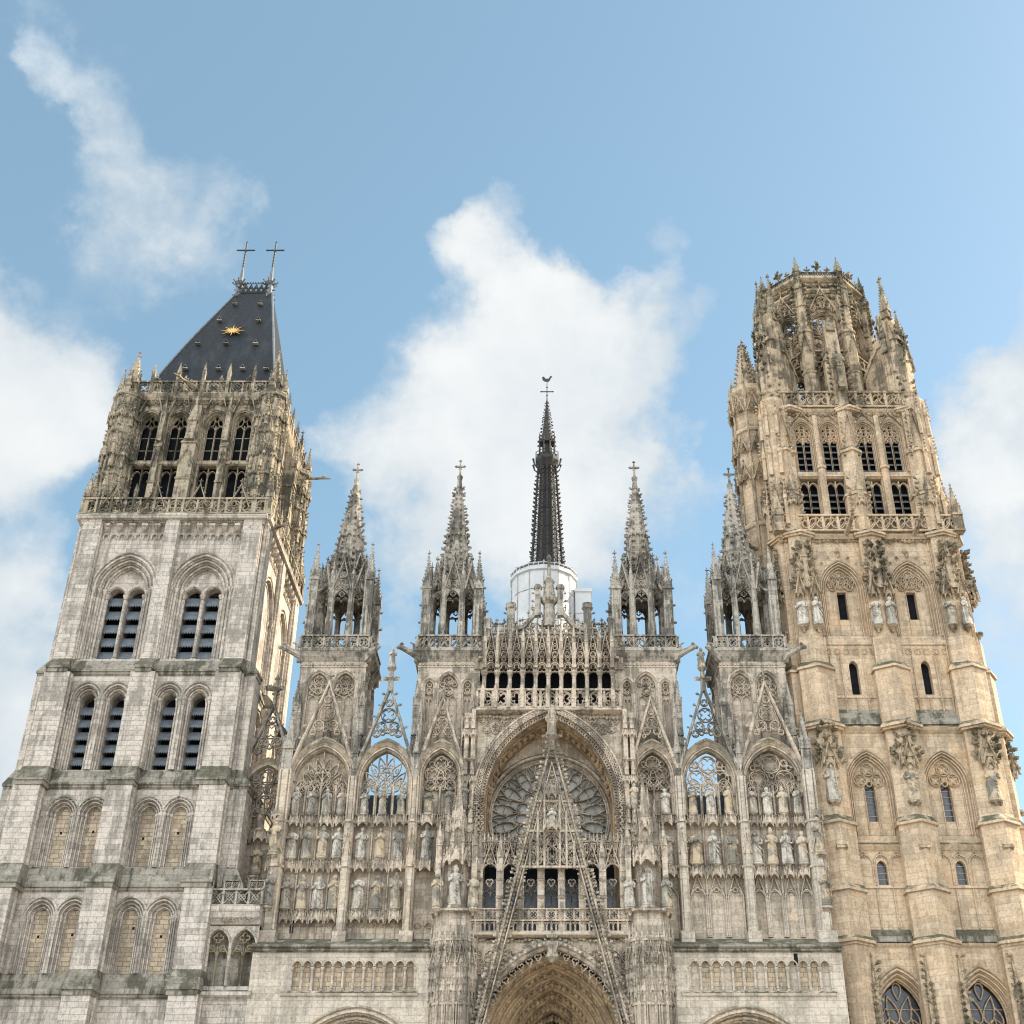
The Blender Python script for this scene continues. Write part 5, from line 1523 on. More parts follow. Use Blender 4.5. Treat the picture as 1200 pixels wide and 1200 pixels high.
# ------------------------------------------------------------------ nave roof, crossing spire and its sheeted scaffold
def build_far():
    t = thing('nave', 'slate roofed nave hidden behind the west front', 'church', (FX, 40, 0))
    m = MB(); m.box(-6, 6.4, 5, 88, 0, 27); m.build('nave_wall', S['tan'], t)
    m = MB(); m.loft([[(-6.4, 5, 27), (6.8, 5, 27), (FX, 5, 35.2)], [(-6.4, 88, 27), (6.8, 88, 27), (FX, 88, 35.2)]]); m.build('nave_roof', S['roof'], t)
    Y = 95
    sc = thing('scaffold_enclosure', 'white sheeted scaffold drum wrapped round the foot of the dark spire', 'scaffold', (-.4, Y, 36))
    m = MB(); n = 14; cx = -.35; RD = 5.0
    def ringpt(r, i, z, wob=0): a = 2*pi*(i+.5)/n; return (cx+(r+wob)*cos(a), Y+(r+wob)*sin(a), z)
    rw = random.Random(4); levels = [30, 70, 74, 76, 78, 79.2, 80.5, 81.8, 83, 84.2, 85.4, 86.6, 87.9, 89, 90.2, 91.6]
    rings = []
    for z in levels:                                         # sheeting bellies a little between the ties
        rg = []
        for i in range(n):
            for k in range(3):
                p, q = Vector(ringpt(RD, i, z)), Vector(ringpt(RD, (i+1) % n, z))
                v = p.lerp(q, k/3); d = Vector((v.x-cx, v.y-Y, 0)).normalized()
                v += d*(rw.uniform(-.05, .1) if k else 0); rg.append(v[:])
        rings.append(rg)
    m.loft(rings); m.build('sheeting', S['white'], sc)
    m = MB()
    for i in range(n):
        a = 2*pi*(i+.5)/n; m.tube([(cx+(RD+.08)*cos(a), Y+(RD+.08)*sin(a), 30), (cx+(RD+.08)*cos(a), Y+(RD+.08)*sin(a), 91.5)], .05, 4)
    for z in (83, 87.9): m.lathe(cx, Y, [(RD+.02, z), (RD+.07, z), (RD+.07, z+.06), (RD+.02, z+.06)], n, pi/n)
    m.build('sheet_seam', S['turret'], sc)
    m = MB(); m.lathe(cx, Y, [(RD, 90.9), (RD+.3, 91.1), (RD+.3, 91.5), (RD+.05, 91.6), (RD+.05, 91.9), (RD-.15, 92.0)], n, pi/n)
    for i in range(40):
        a = 2*pi*i/40; r = RD+.15
        m.tube([(cx+r*cos(a), Y+r*sin(a), 91.5), (cx+r*cos(a), Y+r*sin(a), 92.3)], .05, 4)
        if i % 3 == 0: m.bud(cx+r*cos(a), Y+r*sin(a), 92.4, .18)
    m.lathe(cx, Y, [(RD+.15, 92.2), (RD+.2, 92.2), (RD+.2, 92.28), (RD+.15, 92.28)], n, pi/n)
    m.build('scaffold_top_rail', S['white'], sc)
    m = MB(); m.box(4.4, 6.8, Y-2.2, Y+1.5, 30, 88.6); m.build('hoist_shaft', S['white'], sc)
    m = MB(); m.box(4.3, 6.95, Y-2.35, Y+1.6, 88.6, 89.2); m.box(4.35, 6.9, Y-2.3, Y+1.5, 85.0, 85.15); m.box(4.35, 6.9, Y-2.3, Y+1.5, 81.5, 81.65); m.build('hoist_cap', S['white'], sc)
    sp = thing('crossing_spire', 'slender dark cast iron openwork spire with cross and weathercock', 'spire', (.3, Y, 90))
    c = .15
    def R_(z): return 2.75-(z-91)/(113-91)*1.2
    m = MB()
    m.lathe(c, Y, [(1.9, 88), (1.1, 113)], 8, pi/8)
    m.build('spire_core', S['castiron'], sp)
    m = MB()
    for k in range(8):
        a = pi/8+k*pi/4; a2 = a+pi/4
        m.tube([(c+R_(z)*cos(a), Y+R_(z)*sin(a), z) for z in (90, 98, 106, 113.5)], [.2, .17, .15, .13], 6)
        N = 26
        for i in range(N):
            z = 91+(113-91)*i/N; z2 = 91+(113-91)*(i+1)/N; r1, r2 = R_(z), R_(z2)
            m.crocket(c+r1*cos(a)*1.03, Y+r1*sin(a)*1.03, z, cos(a), sin(a), .3)
            p, q = Vector((c+r1*cos(a), Y+r1*sin(a), z)), Vector((c+r2*cos(a2), Y+r2*sin(a2), z2))
            m.tube([p, q], .055, 4)
            p, q = Vector((c+r1*cos(a2), Y+r1*sin(a2), z)), Vector((c+r2*cos(a), Y+r2*sin(a), z2)); m.tube([p, q], .055, 4)
            if i % 4 == 0: m.tube([(c+r1*cos(a), Y+r1*sin(a), z), (c+r1*cos(a2), Y+r1*sin(a2), z)], .08, 4)
        ac = a+pi/8
        m.tube([(c+R_(z)*.93*cos(ac), Y+R_(z)*.93*sin(ac), z) for z in (90, 113)], .07, 4)
    m.build('spire_lattice', S['castiron'], sp)
    m = MB()
    m.lathe(c, Y, [(1.45, 111.8), (1.6, 112.6), (2.05, 113.5), (2.05, 114.1), (1.75, 114.2), (1.75, 114.6)], 8, pi/8)
    for k in range(8):
        a = pi/8+k*pi/4; x, y = c+1.95*cos(a), Y+1.95*sin(a)
        m.tube([(c+1.2*cos(a), Y+1.2*sin(a), 111.6), (c+2.2*cos(a), Y+2.2*sin(a), 112.6), (c+2.45*cos(a), Y+2.45*sin(a), 113.7)], [.1, .12, .2], 5)
        m.tube([(x, y, 113.8), (x, y, 115.2)], .09, 4); m.tube([(c+1.3*cos(a), Y+1.3*sin(a), 114), (c+1.3*cos(a), Y+1.3*sin(a), 117.8), (c+1.3*cos(a), Y+1.3*sin(a), 119.3)], [.17, .15, .03], 5)
        a2 = a+pi/4
        for z in (115.1, 114.5, 117.2): m.tube([(x, y, z) if z < 116 else (c+1.3*cos(a), Y+1.3*sin(a), z), (c+1.95*cos(a2), Y+1.95*sin(a2), z) if z < 116 else (c+1.3*cos(a2), Y+1.3*sin(a2), z)], .07, 4)
        m.crocket(c+1.3*cos(a), Y+1.3*sin(a), 117.2, cos(a), sin(a), .3); m.crocket(c+1.25*cos(a), Y+1.25*sin(a), 118.2, cos(a), sin(a), .25)
    m.lathe(c, Y, [(.8, 113), (.75, 117.5)], 8)
    m.build('spire_gallery', S['castiron'], sp)
    m = MB(); m.lathe(c, Y, [(1.25, 117.2), (1.15, 117.5), (.8, 119.5), (.12, 126.2), (.07, 127)], 8, pi/8)
    for k in range(8):
        a = pi/8+k*pi/4
        for i in range(12):
            tt = (i+.4)/12; r = 1.12-1.0*tt if tt > .25 else 1.15-1.2*tt
            m.crocket(c+r*cos(a), Y+r*sin(a), 117.6+8.4*tt, cos(a), sin(a), .28-.1*tt)
    m.build('spirelet', S['castiron'], sp)
    m = MB(); m.tube([(c, Y, 126), (c, Y, 130.2)], [.1, .06], 5); m.tube([(c-.95, Y, 128), (c+.95, Y, 128)], .1, 5)
    for dx, dz in ((-1, 128), (1, 128), (0, 127.2), (0, 128.9)): m.bud(c+dx, Y, dz, .2)
    m.build('iron_cross', S['iron'], sp)
    m = MB(); m.prism([(c-.75, 130.5), (c-.45, 130.2), (c+.2, 130.1), (c+.5, 130.4), (c+.75, 131.1), (c+.9, 131.0), (c+.75, 131.35), (c+.5, 131.2), (c+.3, 130.75), (c-.2, 130.7), (c-.6, 131.2), (c-.85, 131.0)], Y-.08, Y+.08)
    m.build('weathercock', S['iron'], sp)
build_far()

# ------------------------------------------------------------------ right tower with its octagonal crown
def build_lantern_tower():
    CX, CY, HB = 22.65, 7.2, 6.2
    t = thing('lantern_tower', 'honey coloured flamboyant tower with buttress statues and open octagonal crown', 'tower', (CX, CY, 0))
    faces = (0, pi/2, -pi/2); front2 = (0, -pi/2)
    bc = (-2.38, 2.38); bx = (-4.95, 0, 5.0)
    wall = MB(); trc = MB(); butt = MB(); strg = MB(); orn = MB(); slp = MB(); lf = MB()
    def hole(poly, y, a, name, mat):
        m = MB(frame(CX, CY, a)); m.panel(poly, y); return m.build(name, S[mat], t)
    def prow(c, hw, pr, y): return [(c-hw, y+.2), (c-hw, y-pr*.42), (c-.04, y-pr), (c+.04, y-pr), (c+hw, y-pr*.42), (c+hw, y+.2)]
    for a in faces:
        for b in (wall, trc, butt, strg, orn, slp, lf): b.T = frame(CX, CY, a)
        y = -HB
        # -- great windows
        H0 = []
        for c in bc:
            p = arch(c, 6, 3.7, 13.5, .78, 9); H0.append(p); orders(wall, p, 3, .2, .2, y-.1)
            ip = arch(c, 6, 2.5, 13.5, .8, 9); w_ = hole(ip, y+.7, a, 'great_window', 'glass')
            m = MB(frame(CX, CY, a))
            m.bar([(c, 6), (c, 13.2)], .1, y+.5, .2)
            for q in (-1, 1):
                m.bar(arch(c+q*.62, 6, 1.2, 12.6, .8, 6), .09, y+.5, .2); m.bar([(c+q*.62, 6), (c+q*.62, 13)], .06, y+.52, .16)
                m.bar(tear(c+q*.42, 14.0, 1.5, .66, pi/2-q*.25), .08, y+.5, .18, True); m.bar(tear(c+q*.85, 13.6, 1.0, .5, pi/2+q*.2), .07, y+.5, .18, True)
            m.bar(tear(c, 15.0, .9, .5, -pi/2), .07, y+.5, .18, True)
            for z in (8, 9, 10, 11, 12, 13, 14): m.box(c-1.2, c+1.2, y+.62, y+.65, z, z+.035)
            m.build('window_tracery', S['butter'], w_)
        wall.wall([(-HB, 0), (HB, 0), (HB, 17.4), (-HB, 17.4)], H0, y-.1)
        # -- panelled stage
        H1 = []
        for c in bc:
            sl = arch(c, 20.95, .62, 22.0, .7, 5); H1.append(sl); hole([(x, z) for x, z in sl], y+.3, a, 'slit_window', 'glass')
            strg.box(c-1.6, c+1.6, y-.08, y+.1, 20.75, 20.9)
            for z in (21.3, 21.7, 22.1): trc.box(c-.31, c+.31, y+.26, y+.3, z, z+.03)
            trc.panels(c-1.5, c+1.5, 18.4, 20.7, y, 3, .1, .12, False)
            for i in range(3): trc.bar(arch(c-1.0+i, 20.9, .9, 22.2, .65, 5), .11, y-.12, .14); trc.bar(foil(c-1.0+i, 22.75, .16, 3), .05, y-.1, .1, True)
            for q in (-1, 1):
                for k in range(3): trc.lathe(c+q*(1.58+.14*k), y-.06+.03*k, [(.06, 18.2), (.06, 23.0)], 6)
        wall.wall([(-HB, 17.6), (HB, 17.6), (HB, 23.2), (-HB, 23.2)], H1, y, .3)
        # -- statue stage
        H2 = []
        for c in bc:
            p = arch(c, 23.9, 2.95, 27.15, .78, 9); H2.append(p); orders(wall, p, 3, .14, .12, y)
            sl = arch(c, 24.9, .62, 27.0, .7, 5)
            wall.wall(arch(c, 23.8, 2.3, 27.15, .8, 9), [sl], y+.34, .35); hole(sl, y+.66, a, 'slit_window', 'glass')
            for z in (25.3, 25.7, 26.1, 26.5, 26.9): trc.box(c-.31, c+.31, y+.62, y+.66, z, z+.03)
            trc.foils_in(arch(c, 27.0, 2.15, 27.15, .8, 9), c, [.4, .32, .24, .16], y+.2, .08, .16)
            trc.panels(c-1.05, c+1.05, 24.0, 26.9, y+.34, 3, .08, .1, False)
        wall.wall([(-HB, 23.2), (HB, 23.2), (HB, 30.7), (-HB, 30.7)], H2, y)
        # -- upper panelled stage, set back
        y2 = y+.25; H3 = []
        for c in bc:
            sl = arch(c+.05, 33.3, .6, 35.3, .7, 5); H3.append(sl); hole(sl, y2+.45, a, 'slit_window', 'dark')
            strg.box(c-1.7, c+1.7, y2-.07, y2+.1, 33.05, 33.2)
            for k in (-1.45, -.75, .75, 1.45): trc.bar([(c+k, 32.1), (c+k, 36)], .1, y2-.12, .14); trc.bud(c+k, y2-.15, 32.9, .14, .2)
            trc.bar([(c, 32.1), (c, 33)], .1, y2-.12, .14)
            for i in range(6): trc.bar(foil(c-1.5+.6*i, 36.35, .24, 4, pi/4), .06, y2-.06, .1, True)
            for q in (-1, 1):
                for k in range(3): trc.lathe(c+q*(1.65+.14*k), y2-.04+.03*k, [(.06, 32), (.06, 45)], 6)
        wall.wall([(-HB+.2, 31), (HB-.2, 31), (HB-.2, 36.7), (-HB+.2, 36.7)], H3, y2, .45)
        slp.mould(-HB, HB, [(y2+.1, 32.25), (y2-.02, 32.25), (y-.15, 31.25), (y-.15, 31.1), (y2+.1, 31.1)])
        for c in bc: slp.mould(c-1.9, c+1.9, [(y+.1, 18.35), (y-.02, 18.35), (y-.3, 17.9), (y-.3, 17.6), (y+.1, 17.6)])
        # -- belfry tracery stage
        H4 = []
        for c in bc:
            p = arch(c, 37.5, 3.0, 41.0, .78, 9); H4.append(p); orders(wall, p, 3, .15, .13, y2)
            sl = [(c-.32, 38.9), (c+.32, 38.9), (c+.32, 41.0), (c-.32, 41.0)]
            wall.wall(arch(c, 37.4, 2.3, 41.0, .8, 9), [sl], y2+.36, .4); hole(sl, y2+.75, a, 'slit_window', 'dark')
            trc.foils_in(arch(c, 41.05, 2.15, 41.1, .8, 9), c, [.3, .24, .18, .13], y2+.2, .07, .16)
            for i in range(5): trc.bar(tear(c-.8+.4*i, 41.6, .7, .26, pi/2+.2*(2-i)), .06, y2+.2, .14, True)
            trc.panels(c-1.05, c+1.05, 37.5, 41, y2+.36, 3, .07, .08, False)
            strg.box(c-1.75, c+1.75, y2-.1, y2+.2, 36.85, 37.15)
            for i in range(9):
                f = pi*(i+.5)/9; orn.crocket(c+cos(f)*1.72, y2-.12, 41.1+sin(f)*2.5, 1 if i < 4.5 else -1, 0, .15)
            orn.finial(c, y2-.1, 43.5, .8)
        wall.wall([(-HB+.2, 36.7), (HB-.2, 36.7), (HB-.2, 45.2), (-HB+.2, 45.2)], H4, y2)
        orn.frieze(-HB, HB, 44.6, .45, y2-.12, 6)
        # -- string courses stepping round the buttresses
        for z, yo, pr, hw in ((17.4, 0, 1.75, 1.3), (23.2, 0, 0, 0), (30.75, 0, 1.3, 1.22), (45.15, .2, .75, 1.0), (56.35, .75, .65, .9)):
            lim = HB-yo*.7
            strg.mould(-lim-.1, lim+.1, [(y+yo+.2, z-.2), (y+yo-.05, z-.2), (y+yo-.22, z+.02), (y+yo-.28, z+.12), (y+yo-.1, z+.28), (y+yo+.2, z+.3)])
            if pr:
                for c in bx:
                    cc = c*(1 if yo < .5 else .9)
                    strg.plan(prow(cc, hw+.12, pr+.2, y+yo), z-.05, z+.12); strg.plan(prow(cc, hw+.02, pr+.05, y+yo), z-.2, z-.05)
                    strg.plan(prow(cc, hw+.12, pr+.2, y+yo), z+.12, z+.4, prow(cc, hw-.12, pr-.25, y+yo))
        # -- buttresses
        for c in bx:
            SEG = [(0, 17.2, 1.28, 1.7), (17.55, 20.5, 1.22, 1.55), (20.5, 24.5, 1.16, 1.4), (24.5, 30.6, 1.05, .95), (31.0, 34.9, 1.12, 1.15), (34.9, 37.2, .9, .8), (37.2, 45.0, .78, .55)]
            for z0, z1, hw, pr in SEG: butt.plan(prow(c, hw, pr, y+(.15 if z0 > 30.8 else 0)), z0, z1)
            for z, hw, pr in ((20.4, 1.22, 1.55), (24.45, 1.16, 1.4), (34.85, 1.12, 1.15)):
                yo = y+(.15 if z > 30 else 0)
                strg.plan(prow(c, hw+.13, pr+.18, yo), z-.08, z+.08); strg.plan(prow(c, hw+.13, pr+.18, yo), z+.08, z+.55, prow(c, hw-.15, pr-.45, yo))
            orn.mould(c-.32, c+.32, [(y-1.2, 23.1), (y-1.45, 22.95), (y-1.5, 22.8), (y-1.2, 22.7)])
            # niches: statue canopies with climbing crockets
            for (zc, up, two) in ((28.0, 2.4, False), (40.1, 4.3, True)):
                yo = y+(.15 if two else 0); pr = .95 if not two else .62
                for q in ((0,) if not two else (-1, 1)):
                    x = c+q*.5; orn.canopy(x, yo-pr*.55, zc-.1, 1.05 if not two else .75, 1.0); orn.spirelet(x, yo-pr*.8, zc+.8, .5, 1.8 if two else 1.5)
                    orn.gable(x, zc+.1, .95 if not two else .7, 1.5, yo-pr-.35, .14, .12, 4, None, False, .6)
                    orn.console(x, yo-pr*.62-.15, zc-2.15, .85 if not two else .6)
                for q in (-1, 1):
                    for i in range(int(up/.34)):
                        z = zc+.5+.34*i; rr = .75*(1-.55*i*.34/up)
                        jx, jz = R.uniform(-.12, .12), R.uniform(-.15, .15); lf.crocket(c+q*rr+jx, yo-pr*.75+.05, z+jz, q*R.uniform(.4, 1), -R.uniform(.2, .9), R.uniform(.2, .42)); lf.bud(c+q*rr*.9+jx, yo-pr*.8, z+.1-jz, R.uniform(.1, .22))
                        if i % 2 == 0: lf.crocket(c+q*rr*.3+R.uniform(-.1, .1), yo-pr-.15, z+R.uniform(-.1, .2), q*.4, -1, R.uniform(.2, .4))
                orn.lathe(c, yo-pr*.8, [(.5, zc+.6), (.3, zc+up*.6), (.12, zc+up), (.04, zc+up+.5)], 6)
                if two:
                    orn.pinnacle(c, yo-.55, 42.0, .5, 1.4, 1.5)
            for z0, z1 in ((8, 16.8),):    # panelled foot with carved pendants
                for q in (-1, 1):
                    orn.pinnacle(c+q*.95, y-1.05, 13.0, .36, 1.5, 2.2)
                    for i in range(7): lf.crocket(c+q*1.1, y-1.25, 14.2+.4*i, q, -.4, .2); lf.bud(c+q*.85, y-1.25, 13.0+.35*i, .16)
        # -- balustrade
        orn2 = MB(frame(CX, CY, a)); orn2.balustrade(-HB-.1, HB+.1, y-.15, 45.45, 1.35, 'flam'); orn2.build('balustrade', S['butter'], t)
        for g_ in (-1.6, 3.2):
            m = MB(frame(CX, CY, a)); m.tube([(g_, y, 45.3), (g_+.1, y-.9, 45.6), (g_+.15, y-1.7, 45.9), (g_+.15, y-2.0, 45.8)], [.2, .17, .13, .07], 6); m.bud(g_+.15, y-1.75, 46.1, .17); m.build('gargoyle', S['lantern'], t)
    core = MB(); core.T = Matrix.Translation((CX, CY, 0)); core.box(-HB+1.6, HB-1.6, -HB+1.6, HB, 0, 58); core.box(-HB, HB, HB-.4, HB, 0, 56); core.build('tower_core', S['lantern'], t)
    wall.build('tower_wall', S['butter'], t); trc.build('wall_tracery', S['butter'], t); butt.build('buttress', S['butter'], t)
    strg.build('string_course', S['butter'], t); slp.build('sloping_weathering', S['ledge'], t); orn.build('carved_canopy', S['lantern'], t); lf.build('canopy_foliage', S['leaf'], t)
    nm = ['left', 'middle', 'right']
    for i, c in enumerate(bx):
        statue(CX+c, CY-HB-.85, 25.8, 2.35, 'pale statue under a mossy canopy on the %s buttress of the right tower, lower tier' % nm[i], 'statues on the right tower buttresses')
        for q in (-1, 1):
            statue(CX+c+q*.5, CY-HB-.5, 37.95, 2.15, '%s of the paired statues high on the %s buttress of the right tower' % ('left' if q < 0 else 'right', nm[i]), 'statues on the right tower buttresses', q*.5)
    # ---------------- louvred storey
    C5, H5 = 22.35, 5.55
    w5 = MB(); t5 = MB(); b5 = MB(); o5 = MB()
    for a in faces:
        for b in (w5, t5, b5, o5): b.T = frame(C5, CY, a)
        y = -H5; hs = []
        for c in (-2.3, 2.3):
            for q in (-1, 1):
                xc = c+q*.98
                up = arch(xc, 50.9, 1.62, 54.35, .7, 8); lo = [(xc-.68, 46.6), (xc+.68, 46.6), (xc+.68, 50.3), (xc-.68, 50.3)]
                hs += [up, lo]; orders(w5, up, 3, .1, .12, y)
                w5.sweep(lo, [(0, y), (-.03, y-.05), (-.08, y-.05), (-.1, y+.3)], True)
                for lp, zc_, zz in ((arch(xc, 50.9, 1.4, 54.35, .7, 8), 53.5, 50.9), (lo, 49.7, 46.6)):
                    m = MB(frame(C5, CY, a)); m.panel(lp, y+.75); wn = m.build('louvred_window', S['dark'], t)
                    m = MB(frame(C5, CY, a))
                    for i in range(5): 
                        z = zz+.25+.55*i; m.loft([[(xc-.66, y+.38, z), (xc+.66, y+.38, z), (xc+.66, y+.7, z+.3), (xc-.66, y+.7, z+.3)], [(xc-.66, y+.36, z+.07), (xc+.66, y+.36, z+.07), (xc+.66, y+.7, z+.37), (xc-.66, y+.7, z+.37)]])
                    m.build('louvre', S['slate'], wn)
                    t5.bar([(xc, zz), (xc, zc_+.5)], .14, y+.16, .2)
                    for k in (-.34, .34): t5.bar(arch(xc+k, zz, .64, zc_-.1, .8, 5), .1, y+.16, .2)
                t5.foils_in(arch(xc, 53.6, 1.36, 54.35, .7, 8), xc, [.22, .17, .13, .09], y+.16, .07, .18)
                for k in (-.34, .34): t5.bar(tear(xc+k*.8, 54.35, .8, .36, pi/2+k), .07, y+.18, .16, True)
                o5.gable(xc, 54.9, 1.7, 1.3, y-.2, .12, .1, 3, None, False, .5)
        w5.wall([(-H5, 45.5), (H5, 45.5), (H5, 56.3), (-H5, 56.3)], hs, y, .35)
        w5.box(-4.4, 4.4, y-.12, y+.1, 50.45, 50.6)
        for x in (-2.3, 2.3):
            b5.plan([(x-.25, y+.1), (x-.25, y-.3), (x, y-.5), (x+.25, y-.3), (x+.25, y+.1)], 45.5, 51.2); b5.plan([(x-.18, y+.1), (x-.18, y-.2), (x, y-.32), (x+.18, y-.2), (x+.18, y+.1)], 51.2, 55.8)
            b5.plan([(x-.33, y+.1), (x-.33, y-.38), (x, y-.6), (x+.33, y-.38), (x+.33, y+.1)], 51.0, 51.2)
        for x in (-4.85, 0, 4.85):
            for z0, z1, hw, pr in ((45.5, 48.6, .85, 1.0), (48.6, 52.4, .7, .8), (52.4, 56.2, .55, .6)):
                b5.plan(prow(x, hw, pr, y), z0, z1); b5.plan(prow(x, hw+.1, pr+.15, y), z1-.1, z1+.1); b5.plan(prow(x, hw+.1, pr+.15, y), z1+.1, z1+.6, prow(x, hw*.7, pr*.5, y))
            o5.canopy(x, y-.75, 47.4, .8, .8); o5.pinnacle(x, y-1.0, 48.0, .42, .9, 1.4)
            for q in (-1, 1):
                for i in range(9): o5.crocket(x+q*.55, y-.75, 46.5+.42*i, q, -.3, .22); o5.crocket(x+q*.4, y-.5, 52+.42*i, q, -.3, .18)
            o5.gable(x, 53.0, .9, 2.6, y-.8, .12, .1, 5, None, False, .6)
        o5.frieze(-H5, H5, 55.75, .45, y-.1, 12); o5.balustrade(-H5+.1, H5-.1, y-.2, 56.6, 1.45, 'flam')
        o5.frieze(-H5, H5, 57.9, .3, y-.2, 13)
    w5.build('belfry_wall', S['butter'], t); t5.build('belfry_tracery', S['butter'], t); b5.build('belfry_buttress', S['butter'], t); o5.build('carved_parapet', S['lantern'], t)
    for qx in (-1, 1):       # pinnacles on the balustrade corners
        for qy in (-1, 1):
            m = MB(); m.pinnacle(CX+qx*(HB+.1), CY+qy*(HB+.1), 45.4, .7, 1.6, 2.3); m.build('pinnacle', S['lantern'], t)
    m = MB(); m.pinnacle(CX+HB+.9, CY-2, 44.4, .7, 2.1, 2.5); m.build('pinnacle', S['lantern'], t)
    # projecting crocketed tabernacle edges of the corner clusters
    for qx in (-1, 1):
        for qy in (-1, 1):
            m = MB(); x, yy = C5+qx*5.3, CY+qy*5.3
            m.plan([(x+.95*cos(pi/8+k*pi/4), yy+.95*sin(pi/8+k*pi/4)) for k in range(8)], 45.5, 57.2)
            for k in range(8):
                an = k*pi/4
                for z, h, rr in ((46, 4.0, 1.05), (50.3, 3.5, 1.0), (53.8, 3.4, .95)):
                    m.lathe(x+cos(an)*rr, yy+sin(an)*rr, [(.2, z), (.17, z+h*.5), (.26, z+h*.53), (.1, z+h*.75), (.015, z+h)], 5)
                    for i in range(5): m.crocket(x+cos(an)*(rr+.1), yy+sin(an)*(rr+.1), z+h*(.55+.09*i), cos(an), sin(an), .17)
            m.build('corner_buttress', S['butter'], t)
    # ---------------- stair turret on the left side
    m = MB(); sx, sy = 16.0, 5.0
    m.lathe(sx, sy, [(1.5, 10), (1.5, 37), (1.62, 37.1), (1.62, 37.4), (1.45, 37.6), (1.45, 47.5), (1.58, 47.6), (1.58, 47.9), (1.42, 48.1), (1.42, 56), (1.55, 56.1), (1.55, 56.4), (1.36, 56.6), (1.33, 59.5), (1.6, 60.0), (1.6, 60.4), (1.1, 60.6)], 8, pi/8)
    m.build('stair_turret', S['butter'], t)
    m = MB()
    for k in range(8):
        a = k*pi/4; x, y = sx+1.42*cos(a), sy+1.42*sin(a)
        m.lathe(sx+1.5*cos(a+pi/8), sy+1.5*sin(a+pi/8), [(.12, 38), (.12, 52.5), (.2, 52.7), (.09, 53.2), (.09, 59), (.22, 59.3), (.02, 61.5)], 6)
        for z in (51.5, 54.0, 57.8):
            for i in range(4): m.bud(x+R.uniform(-.3, .3), y+R.uniform(-.3, .3), z+.28*i, .2)
            T0 = m.T; m.T = frame(sx, sy, a); m.gable(0, z, 1.05, 1.6, -1.62, .14, .12, 4, None, True, .5, .06, [.25, .17]); m.T = T0
    m.lathe(sx-.1, sy, [(1.0, 60.4), (.85, 61), (.7, 62)], 8); m.spirelet(sx-.15, sy, 60.6, 1.75, 5.4, 8, pi/8, 11, .2)
    m.build('turret_spirelet', S['lantern'], t)
    # ---------------- octagonal crown
    OX, OY, RI = 22.35, 7.2, 3.95
    sp = 2*RI*math.tan(pi/8)
    cr = MB(); ctr = MB(); cpar = MB()
    for k in range(8):
        a = k*pi/4
        for b in (cr, ctr, cpar): b.T = frame(OX, OY, a)
        y = -RI; w = sp-1.05
        lo = arch(0, 58.0, w, 61.4, .66, 8); up = arch(0, 64.2, w, 67.4, .66, 8)
        cr.wall([(-sp/2, 57.0), (sp/2, 57.0), (sp/2, 72.6), (-sp/2, 72.6)], [lo, up], y, .75)
        cr.wall([(-sp/2+.3, 57.0), (sp/2-.3, 57.0), (sp/2-.3, 72.6), (-sp/2+.3, 72.6)], [lo, up], y+.75)
        orders(cr, up, 2, .1, .14, y); orders(cr, lo, 2, .1, .14, y)
        cr.mould(-sp/2, sp/2, [(y+.1, 70.9), (y-.1, 71), (y-.25, 71.2), (y-.25, 71.35), (y+.1, 71.5)]); cr.mould(-sp/2-.1, sp/2+.1, [(y+.1, 72.2), (y-.15, 72.3), (y-.4, 72.55), (y-.4, 72.75), (y+.3, 72.8)])
        ctr.balustrade(-sp/2+.35, sp/2-.35, y-.25, 62.7, 1.4, 'flam', .16)
        ctr.foils_in(arch(0, 66.2, w-.3, 67.4, .66, 8), 0, [.42, .32, .22, .15], y+.3, .11, .2)
        ctr.bar([(0, 64.2), (0, 66.4)], .13, y+.3, .2); ctr.bar([(-w/2, 66.2), (w/2, 66.2)], .1, y+.3, .2)
        for q in (-.25, .25): ctr.bar(arch(q*w, 64.2, w*.46, 65.4, .8, 5), .09, y+.3, .2); ctr.bar(foil(q*w, 65.3, .22, 4), .07, y+.3, .16, True)
        for i in range(5): ctr.bar(foil(-w*.4+w*.2*i, 62.1-.25*abs(i-2)**1.4, .22, 3, -pi/2), .07, y+.1, .2, True)
        ctr.gable(0, 68.0, w+.6, 3.4, y-.3, .16, .16, 6, arch(0, 68.0, w+.2, 67.6, .62, 6, False), True, .9, .08, [.4, .28, .18, .12])
        cpar.frieze(-sp/2, sp/2, 70.2, .5, y-.1, 20+k); cpar.frieze(-sp/2, sp/2, 71.55, .6, y-.08, 30+k)
        cpar.balustrade(-sp/2, sp/2, y-.3, 72.75, .55, 'arc', .14)
        for i in range(6): cpar.bud(-sp/2+sp*(i+.5)/6, y-.25, 73.4, .11, .28)
        cpar.finial(0, y-.25, 73.2, 1.6); 
        for q in (-1, 1): cpar.finial(q*sp*.25, y-.25, 73.1, 1.0)
        # angle shafts
        T0 = frame(OX, OY, a+pi/8)
        for b in (cr, cpar): b.T = T0
        rv = RI/cos(pi/8)+.15
        cr.lathe(0, -rv, [(.72, 57), (.72, 58.5), (.6, 58.7), (.6, 61.2), (.7, 61.3), (.7, 61.45), (.56, 61.6), (.56, 65.8), (.68, 65.9), (.68, 66.1), (.5, 66.3), (.48, 70.5)], 10)
        for i in range(10):
            for q in (-1, 1): cpar.crocket(q*.35, -rv-.35, 66.8+.5*i, q, -.5, .26)
        cpar.gable(0, 63.5, .9, 2.0, -rv-.62, .12, .1, 4, None, False, .5)
        cpar.pinnacle(0, -rv-.2, 69.0, .6, 2.4, 2.2); cpar.pinnacle(0, -rv-.05, 72.6, .5, 1.0, 1.6)
